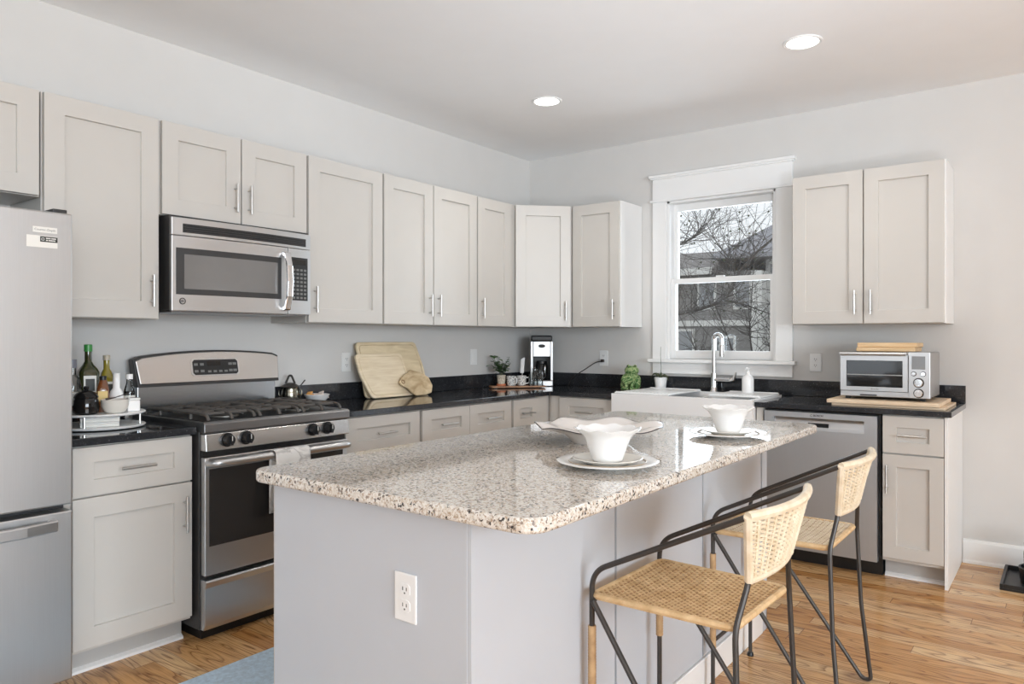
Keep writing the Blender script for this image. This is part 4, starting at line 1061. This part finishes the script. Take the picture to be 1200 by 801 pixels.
t = lathe_thing('vinegar_bottle', 'small dark vinegar bottle with white cap beside the range', 'bottle', sp(.112, -.066, SU), [
    ('bottle', [(0, 0), (.021, 0), (.0225, .004), (.0225, .07), (.019, .09), (.012, .112), (.011, .132), (0, .132)], M['clear']), ('vinegar', [(0, .005), (.020, .005), (.020, .078), (0, .078)], M['balsamic']),
    ('cap', [(0, .130), (.0145, .130), (.0145, .152), (0, .153)], M['plastic'])], group='bottles on the turntable')
MB().lathe([(.0228, .038), (.0232, .038), (.0232, .060), (.0228, .060)], seg=24).build('label', M['label_w'], t, world=False)
lathe_thing('black_jar', 'round glossy black lidded jar at the turntable front', 'jar', sp(-.048, .104, SU), [
    ('jar', [(0, 0), (.036, 0), (.045, .008), (.047, .03), (.045, .056), (.041, .066), (0, .066)], M['blackglass']),
    ('lid', [(0, .066), (.044, .066), (.045, .071), (.036, .086), (.015, .096), (.008, .099), (.011, .108), (.007, .114), (0, .115)], M['blackglass'])])
t = thing('white_bowl', 'small white bowl on the turntable left of the range', 'bowl', sp(.055, .104, SU))
MB().lathe([(0, 0), (.028, 0), (.040, .008), (.050, .030), (.052, .050), (.054, .056), (.050, .057), (.048, .050), (.044, .028), (.034, .014), (0, .010)], seg=40).build('bowl', M['cream'], t, world=False)
MB().lathe([(0, .045), (.047, .045), (.047, .047), (0, .048)], seg=32).build('contents', M['red'], t, world=False)
t = thing('small_spoon', 'thin dark spoon lying across the white turntable bowl', 'spoon', sp(.055, .104, SU + .058))
MB().tube([(-.005, -.035, .0), (.0, .0, .006), (.01, .045, .020)], [.005, .0022, .0022], 8).build('spoon', M['frame'], t, world=False)
t = thing('canister', 'small square white canister at the turntable right side', 'canister', sp(.124, .036, SU), radians(-20))
MB().box(-.024, .024, -.024, .024, 0, .046).build('canister', M['ceramic'], t, world=False, bev=.004, smooth=False)
MB().box(-.025, .025, -.025, .025, .0462, .056).build('lid', M['ceramic'], t, world=False, bev=.004, smooth=False)
for k, (lab) in enumerate(('lower white tin box on the turntable bottom tier', 'upper white tin box on the turntable bottom tier')):
    p = sp(.0, .085, .9275 + k * .0195)
    t = thing('tin_box', lab, 'box', p, radians(-23 + 2 * k), 'tin boxes on the turntable')
    MB().box(-.045, .045, -.07, .07, 0, .013).build('box', M['label_w'], t, world=False, bev=.003, smooth=False)
    MB().box(-.046, .046, -.071, .071, .0132, .019).build('lid', M['plastic'], t, world=False, bev=.003, smooth=False)

# ------------------------------------------------------------------ right of the range: sugar pot, snack bowl, cutting boards
t = lathe_thing('sugar_pot', 'tarnished silver lidded pot just right of the range', 'pot', (.085, -2.415, CT1 + .0003), [
    ('pot', [(0, 0), (.040, 0), (.046, .006), (.053, .04), (.050, .075), (.045, .094), (.047, .100), (0, .100)], M['silverpot']),
    ('lid', [(.052, .100), (.053, .104), (.034, .116), (.016, .124), (0, .126)], M['frame'])])
b = MB(); b.tube(fillet([(-.018, -.018, .12), (-.005, -.005, .165), (.005, .005, .165), (.018, .018, .12)], .02, 4), .006, 8); b.build('lid_handle', M['frame'], t, world=False)
for s in (-1, 1): MB().tube(fillet([(s * .034, s * .034, .086), (s * .044, s * .044, .084), (s * .044, s * .044, .055), (s * .037, s * .037, .05)], .010, 4), .003, 8).build('handle', M['silverpot'], t, world=False)
t2 = thing('sugar_spoon', 'small metal spoon leaning out of the silver pot', 'spoon', (.085, -2.415, CT1))
MB().tube([(.036, .042, .108), (.052, .062, .14)], [.003, .004], 8).build('spoon', M['frame'], t2, world=False)
t = thing('snack_bowl', 'small white bowl of snacks right of the silver pot', 'bowl', (.160, -2.290, CT1 + .0003))
MB().lathe([(0, 0), (.028, 0), (.034, .004), (.060, .032), (.072, .056), (.068, .057), (.056, .034), (.03, .012), (0, .010)], seg=40).build('bowl', M['ceramic'], t, world=False)
for k in range(7):
    a = k * 2.4; r = .030 if k % 2 else .012
    o = MB().box(-.022, .022, -.015, .015, -.004, .004).build('cracker' if k < 3 else 'sweet', M['cracker'] if k < 3 else M['candy'], None, bev=.003, smooth=False)
    o.location = (.160 + (-.012 if k < 3 else .012) + r * cos(a), -2.290 + (-.034 if k < 3 else .012) + r * .8 * sin(a), CT1 + .046 + .008 * (k % 3)); o.rotation_euler = (.5 * sin(k * 3), .4 * cos(k * 5), k * 1.1)
    tag(o, 'orange cracker piled at the left of the snack bowl' if k < 3 else 'pale wrapped sweet piled in the white snack bowl', 'snack', 'crackers in the snack bowl' if k < 3 else 'sweets in the snack bowl')

def lean(poly, x_base, x_top, H, th, name, mat, label, parts=None, bev=.004):
    """a board leaning on the left wall: poly in (y, s), s measured up the board"""
    ang = math.atan2(x_base - x_top, H); up = V((-sin(ang), 0, cos(ang))); nm = V((cos(ang), 0, sin(ang)))
    yc = sum(p[0] for p in poly) / len(poly)
    t = thing(name, label, 'cutting board', (x_base, yc, CT1 + .0005), 0, 'cutting boards leaning on the wall')
    fn = lambda y, s, h: V((x_base, y, CT1 + .0008 + sin(ang) * 0)) + up * s + nm * h
    MB().prism(poly, fn, 0, th).build('board', mat, t, bev=bev, smooth=False)
    return t, fn
def rounded(poly, r, n=5):
    P = [V((p[0], p[1], 0)) for p in poly]; out = []
    for i in range(len(P)):
        a, c, d = P[i - 1], P[i], P[(i + 1) % len(P)]; p1 = c + (a - c).normalized() * r; p2 = c + (d - c).normalized() * r
        for k in range(n + 1): u = k / n; q = p1 * (1 - u) ** 2 + c * 2 * u * (1 - u) + p2 * u * u; out.append((q.x, q.y))
    return out
t, fn = lean(rounded([(-1.895, 0), (-1.335, 0), (-1.352, .19), (-1.395, .356), (-1.912, .356), (-1.90, .19)], .03), .115, .035, .35, .017, 'cutting_board', M['bamboo'], 'largest wooden cutting board, at the back of the three')
b = MB(); b.tube([fn(p[0], p[1], .0172) for p in rounded([(-1.875, .02), (-1.36, .02), (-1.376, .19), (-1.415, .336), (-1.892, .336), (-1.88, .19)], .03)], .0022, 5, closed=True); b.build('juice_groove', M['olive'], t)
t, fn = lean(rounded([(-1.885, 0), (-1.505, 0), (-1.545, .15), (-1.565, .285), (-1.955, .285), (-1.945, .15)], .03), .160, .080, .27, .017, 'cutting_board', M['maple'], 'middle sized wooden cutting board leaning at the left front')
b = MB(); b.tube([fn(p[0], p[1], .0172) for p in rounded([(-1.868, .02), (-1.525, .02), (-1.563, .15), (-1.582, .265), (-1.933, .265), (-1.925, .15)], .03)], .0022, 5, closed=True); b.build('juice_groove', M['bamboo'], t)
lf = [(-1.545, .0), (-1.46, -.0), (-1.40, .012), (-1.372, .06), (-1.385, .115), (-1.43, .150), (-1.485, .166), (-1.535, .180), (-1.555, .166), (-1.595, .150), (-1.640, .122), (-1.662, .096), (-1.640, .072), (-1.605, .055), (-1.575, .018)]
t, fn = lean(lf, .206, .136, .17, .014, 'cutting_board', M['olive'], 'small leaf shaped olive wood board in front on the right', bev=.005)
b = MB(); c = [fn(-1.632 + .012 * cos(2 * pi * k / 16), .098 + .012 * sin(2 * pi * k / 16), .0145) for k in range(16)]; b.tube(c, .003, 6, closed=True); b.build('hanging_hole', M['rattan_d'], t)

# ------------------------------------------------------------------ corner: coffee maker and tray
t = thing('coffee_maker', 'stainless and black drip coffee maker in the corner', 'coffee maker', (.235, -.165, CT1 + .0003), radians(37))
cw = .088
MB().box(-cw, cw, -.09, .09, 0, .045).build('base', M['steel'], t, world=False, bev=.006, smooth=False)
MB().box(-cw + .004, cw - .004, .03, .09, .045, .23).build('column', M['black'], t, world=False, bev=.004, smooth=False)
b = MB().box(-cw, -cw + .020, -.09, .088, .045, .352).box(cw - .020, cw, -.09, .088, .045, .352); b.build('side_rail', M['steel'], t, world=False, bev=.003, smooth=False)
hd = MB().box(-cw + .021, cw - .021, -.088, .088, .232, .352).build('brew_head', M['steel'], t, world=False, bev=.003, smooth=False)
MB().box(-cw + .006, cw - .006, -.088, .085, .3525, .398).build('lid', M['black'], t, world=False, bev=.010, smooth=False)
b = MB(); b.prism([(.026 * cos(2 * pi * k / 24), .013 * sin(2 * pi * k / 24)) for k in range(24)], lambda p, q, h: V((p, h, .315 + q)), -.0905, -.088); b.build('oval_badge', M['slot'], hd, world=False, smooth=False)
b = MB(); b.tube([V((.026 * cos(2 * pi * k / 24), -.0908, .315 + .013 * sin(2 * pi * k / 24))) for k in range(24)], .0012, 5, closed=True); b.build('badge_ring', M['chrome'], hd, world=False)
for x, r in ((-.022, .007), (0, .0035), (.022, .007)): MB().tube([(x, -.0885, .262), (x, -.092, .262)], r, 14).build('button', M['nickel'], hd, world=False)
cf = MB().lathe([(0, .047), (.045, .047), (.054, .055), (.057, .10), (.048, .16), (.040, .178), (0, .178)], (0, -.028, 0), 28).build('carafe', M['blackglass'], t, world=False)
MB().lathe([(0, .178), (.042, .178), (.040, .196), (0, .20)], (0, -.028, 0), 24).build('carafe_lid', M['black'], cf, world=False)
MB().tube(fillet([(.02, -.066, .17), (.025, -.112, .165), (.025, -.112, .085), (.02, -.082, .07)], .02, 4), .007, 8).build('carafe_handle', M['chrome'], cf, world=False)

TR = radians(50); tc_ = V((.236, -.485, 0))
def tp(a, c, z): return (tc_.x + a * cos(TR) - c * sin(TR), tc_.y + a * sin(TR) + c * cos(TR), z)
t = thing('wooden_tray', 'narrow walnut tray holding mugs in front of the coffee maker', 'tray', tp(0, 0, CT1 + .0004), TR)
MB().prism(rrect(-.212, .212, -.062, .062, .02), lambda p, q, h: V((p, q, h)), .004, .016).build('board', M['trayw'], t, world=False, bev=.003, smooth=False)
b = MB()
for x in (-.17, .17):
    for y in (-.04, .04): b.lathe([(0, 0), (.01, 0), (.01, .004), (0, .004)], (x, y, 0), 10)
b.build('feet', M['black'], t, world=False)
TZ = CT1 + .0168
t = thing('potted_herb', 'leafy green herb in a small speckled pot on the tray', 'potted plant', tp(-.125, 0, TZ))
MB().lathe([(0, 0), (.034, 0), (.036, .010), (.034, .016), (0, .016)], seg=24).build('saucer', M['terracotta'], t, world=False)
MB().lathe([(0, .0162), (.028, .0162), (.034, .082), (.031, .082), (.029, .07), (0, .07)], seg=24).build('pot', M['speckpot'], t, world=False)
b = MB(); lv = MB(); rnd = random.Random(5)
for k in range(14):
    a = rnd.uniform(0, 2 * pi); sgn = 1 if k % 2 else -1
    tip = V((.56, .46, 0)) * (sgn * rnd.uniform(.02, .09)) + V((.02 * cos(a), .02 * sin(a), rnd.uniform(.15, .23)))
    P = [V((0, 0, .07)), V((tip.x * .3, tip.y * .3, .07 + (tip.z - .07) * .5)), tip]; P = fillet(P, .04, 4); b.tube(P, .0016, 5)
    for j in range(9):
        q = P[min(len(P) - 1, 2 + j * (len(P) - 2) // 9)]; d = V((rnd.uniform(-1, 1), rnd.uniform(-1, 1), rnd.uniform(-.2, .5))).normalized()
        sd = d.cross(V((0, 0, 1))).normalized(); L = rnd.uniform(.030, .052); wd = L * .42
        v = [lv.bm.verts.new(p) for p in (q, q + d * L * .5 + sd * wd, q + d * L - V((0, 0, .006)), q + d * L * .5 - sd * wd, q + d * L * .5 + V((0, 0, -.003)))]
        lv.face([v[0], v[1], v[4]]); lv.face([v[1], v[2], v[4]]); lv.face([v[2], v[3], v[4]]); lv.face([v[3], v[0], v[4]])
b.build('stems', M['leaf_d'], t, world=False); lv.build('leaves', M['leaf'], t, world=False)
def mug(a, c, label, hrot):
    t = thing('mug', label, 'mug', tp(a, c, TZ), TR + hrot, 'patterned mugs')
    MB().lathe([(0, 0), (.026, 0), (.032, .006), (.036, .04), (.037, .074), (.034, .0745), (.033, .04), (.028, .010), (0, .008)], seg=32).build('cup', M['mug'], t, world=False)
    MB().tube(fillet([(.034, 0, .062), (.060, 0, .060), (.058, 0, .020), (.032, 0, .016)], .02, 5), .0045, 8).build('handle', M['ceramic'], t, world=False)
mug(-.050, -.018, 'patterned white mug next to the potted herb', radians(-60))
mug(.035, .010, 'patterned white mug next to the glass jars', radians(-25))
t = thing('spatula', 'white handled spatula standing in the right hand mug', 'utensil', tp(.035, .012, TZ + .010))
MB().tube([(0, 0, .0), (.004, .006, .085)], .003, 8).build('shaft', M['nickel'], t, world=False)
b = MB(); b.hexa([V(p) for p in ((-.012, -.003, .085), (.014, .008, .085), (.014, .012, .085), (-.012, .001, .085), (-.006, .0, .19), (.022, .012, .205), (.022, .016, .205), (-.006, .004, .19))]); b.build('blade', M['plastic'], t, world=False, bev=.002, smooth=False)
for a, c, h, lab in ((.105, -.024, .092, 'small glass jar beside the right mug, front of tray'), (.145, .026, .125, 'tallest glass jar at the back of the wooden tray'), (.172, -.022, .105, 'small glass jar at the right end of the tray')):
    t = thing('glass_jar', lab, 'jar', tp(a, c, TZ), 0, 'glass jars on the tray')
    MB().lathe([(0, 0), (.022, 0), (.024, .004), (.024, h * .72), (.018, h * .82), (.018, h), (.0165, h), (.0165, h * .82), (.022, h * .70), (.022, .008), (0, .006)], seg=24).build('glass', M['clear'], t, world=False)
    MB().lathe([(0, h * .985), (.019, h * .985), (.019, h * 1.03), (.008, h * 1.05), (.007, h * 1.12), (0, h * 1.13)], seg=20).build('stopper', M['clear'], t, world=False)

# ------------------------------------------------------------------ floor things
o = MB().prism(rrect(.955, 1.715, -5.2, -2.75, .02), lambda p, q, h: V((p, q, h)), .0005, .010).build('blue_rug', M['rug'], bev=.003, smooth=False)
tag(o, 'pale blue runner rug on the floor between range and island', 'rug')
t = thing('feeding_tray', 'black pet feeding tray on the floor against the back wall baseboard', 'tray', (3.47, -.26, 0))
MB().box(3.303, 3.64, -.452, -.045, .0006, .012).box(3.303, 3.318, -.452, -.045, .012, .032).box(3.625, 3.64, -.452, -.045, .012, .032).box(3.318, 3.625, -.452, -.437, .012, .032).box(3.318, 3.625, -.06, -.045, .012, .032).build('tray', M['black'], t, bev=.002, smooth=False)
t = thing('pet_waterer', 'black bowl with clear water bottle on the feeding tray', 'pet waterer', (3.475, -.25, .0125))
MB().lathe([(0, 0), (.085, 0), (.095, .010), (.098, .045), (.102, .075), (.092, .077), (.088, .05), (0, .045)], seg=40).build('bowl', M['black'], t, world=False)
MB().lathe([(0, .05), (.070, .05), (.078, .07), (.080, .15), (.076, .17), (.078, .20), (.066, .235), (0, .24)], seg=36).build('bottle', M['clear'], t, world=False)
MB().lathe([(0, .056), (.066, .056), (.074, .075), (.075, .12), (0, .12)], seg=32).build('water', M['water'], t, world=False)

# ------------------------------------------------------------------ outside the window
struct(MB().box(-16, 12, .4, 30, -1.4, -1.0).build('ground', M['ground'], smooth=False))
t = thing('grey_house', 'grey sided neighbour house outside the kitchen window', 'house', (-3.5, 12, -1.0))
MB().box(-8, -1.53, 10.0, 14, -1.0, 2.70).build('wall', M['housegrey'], t, smooth=False)
MB().box(-1.53, 4, 10.6, 18, -1.0, 3.02).build('side_wing', M['housewhite'], t, smooth=False)['label'] = 'white sided wing'
b = MB(); b.prism([(9.55, 2.66), (9.55, 2.74), (12.0, 3.38), (14.4, 2.74), (14.4, 2.66)], lambda p, q, h: V((h, p, q)), -8.3, -2.3); b.build('low_roof', M['shingle_b'], t, smooth=False)
b = MB(); bm = b.bm
E = [bm.verts.new(p) for p in ((-2.47, 10.0, 3.06), (4.4, 10.0, 3.0), (4.4, 18.3, 3.0), (-2.47, 18.3, 3.06), (-1.19, 14.15, 4.78), (4.4, 14.15, 4.78), (-2.47, 10.0, 2.97), (4.4, 10.0, 2.92), (4.4, 18.3, 2.92), (-2.47, 18.3, 2.97))]
for f in ((0, 1, 5, 4), (2, 3, 4, 5), (3, 0, 4), (1, 2, 5), (6, 7, 1, 0), (7, 8, 2, 1), (8, 9, 3, 2), (9, 6, 0, 3), (9, 8, 7, 6)): b.face([E[i] for i in f])
b.build('hip_roof', M['shingle'], t, smooth=False)
MB().box(-2.22, -1.98, 10.5, 10.72, 3.10, 3.30).build('roof_vent', M['charcoal'], t, smooth=False)  # small vent box on the hip roof
MB().box(-8, -1.53, 9.96, 10.0, 1.56, 1.68).box(-1.62, -1.40, 9.95, 10.66, -1.0, 2.68).box(-8, -2.3, 9.5, 9.56, 2.62, 2.76).build('trim_boards', M['housetrim'], t, smooth=False)
for x0, x1, z0, z1, y in ((-2.74, -2.42, 1.95, 2.52, 9.97), (-1.95, -1.66, 1.95, 2.52, 9.97), (-2.34, -2.0, .75, 1.30, 9.97), (-3.2, -2.9, .70, 1.45, 9.97), (-1.42, -1.26, 2.3, 2.85, 10.57), (-1.36, -1.2, 1.7, 2.15, 10.57)):
    f = MB().box(x0 - .05, x1 + .05, y, y + .03, z0 - .05, z1 + .05).build('window', M['housetrim'], t, smooth=False)
    MB().box(x0, x1, y - .01, y - .001, z0, z1).build('pane', M['houseglass'], f, smooth=False)

def bare_tree(name, label, limbs, seedv, n1, n2, base):
    rnd = random.Random(seedv); t = thing(name, label, 'tree', base, 0, 'bare trees outside the window')
    b = MB(); tw = MB(); lf = MB(); pts = []
    def grow(bb, p, d, L, r, steps, wob, up=.05):
        P = [p.copy()]; R = [r]; q = p.copy()
        for k in range(steps):
            d = (d + V((rnd.uniform(-wob, wob), rnd.uniform(-wob, wob), rnd.uniform(-wob, wob) + up))).normalized(); q = q + d * (L / steps); P.append(q.copy()); R.append(r * (1 - .8 * (k + 1) / steps))
        bb.tube(P, R, 4, caps=False); return P, d
    for P, r0, r1 in limbs:
        P = fillet(P, .12, 3); R = [r0 + (r1 - r0) * k / (len(P) - 1) for k in range(len(P))]; b.tube(P, R, 8)
        for k in range(len(P) - 1):
            for u in (0, .33, .66): pts.append((P[k].lerp(P[k + 1], u), (P[k + 1] - P[k]).normalized(), R[k]))
    second = []
    for k in range(n1):
        p, d, r = rnd.choice(pts[len(pts) // 5:]); a = V((rnd.uniform(-1, 1), rnd.uniform(-.5, .5), rnd.uniform(-.35, 1.0))).normalized()
        P, dd = grow(tw, p, (d * .5 + a).normalized(), rnd.uniform(.4, .95), min(r * .5, .0048), 8, .26)
        second += [(q, dd) for q in P[2:]]
    for k in range(n2):
        p, d = rnd.choice(second); a = V((rnd.uniform(-1, 1), rnd.uniform(-.5, .5), rnd.uniform(-.5, 1))).normalized()
        P, dd = grow(tw, p, (d * .4 + a).normalized(), rnd.uniform(.15, .42), .0020, 5, .3)
        if rnd.random() < .22:
            q = P[-1]; s = .014; v = [lf.bm.verts.new(q + V(o_)) for o_ in ((0, 0, 0), (s, .004, s), (2 * s, 0, 0), (s, -.004, -s))]; lf.face(v)
    b.build('trunk', M['bark'], t); tw.build('twigs', M['bark'], t, smooth=False); lf.build('leaves', M['leaf_d'], t, smooth=False)
bare_tree('bare_tree', 'bare tree with a thick curved limb crossing the window', [
    ([V((-1.7, 3.1, -1.0)), V((-1.55, 3.05, .4)), V((-1.3, 3.0, 1.25)), V((-.5, 3.0, 1.50)), V((-.07, 3, 1.575)), V((.22, 3, 1.62)), V((.46, 3, 1.70)), V((.60, 3, 1.82)), V((.67, 3.0, 2.02))], .034, .011),
    ([V((.64, 3, 1.95)), V((.60, 3.0, 2.15)), V((.42, 3.0, 2.36)), V((.30, 3, 2.6))], .010, .004),
    ([V((.66, 3, 2.0)), V((.86, 3.05, 2.25)), V((1.08, 3.1, 2.42)), V((1.30, 3.1, 2.75))], .013, .004),
    ([V((.5, 3, 1.72)), V((.75, 3.0, 1.66)), V((1.1, 3.0, 1.52))], .011, .005),
    ([V((-1.45, 3.0, .9)), V((-1.2, 2.9, 2.0)), V((-.4, 2.9, 2.35)), V((.05, 2.9, 2.36)), V((.28, 2.9, 2.48)), V((.42, 2.9, 2.85))], .018, .004)], 11, 230, 520, (-1.7, 3.1, -1.0))
bare_tree('bare_tree', 'bare multi stemmed shrub rising below the window centre', [
    ([V((0.23, 4.9, -1.0)), V((0.18, 4.9, .2)), V((-0.17, 4.9, 1.3)), V((-0.46, 4.9, 2.0))], .022, .005),
    ([V((0.23, 4.9, -1.0)), V((0.26, 4.9, .4)), V((0.12, 4.9, 1.4)), V((0.19, 4.9, 2.3))], .022, .005),
    ([V((0.23, 4.9, -1.0)), V((0.35, 4.9, .4)), V((0.41, 4.9, 1.3)), V((0.58, 4.9, 2.2))], .022, .005),
    ([V((0.23, 4.9, -1.0)), V((-0.23, 4.9, .4)), V((-0.63, 4.9, 1.1)), V((-1.03, 4.9, 1.9))], .022, .005)], 4, 200, 360, (.235, 4.9, -1.0))
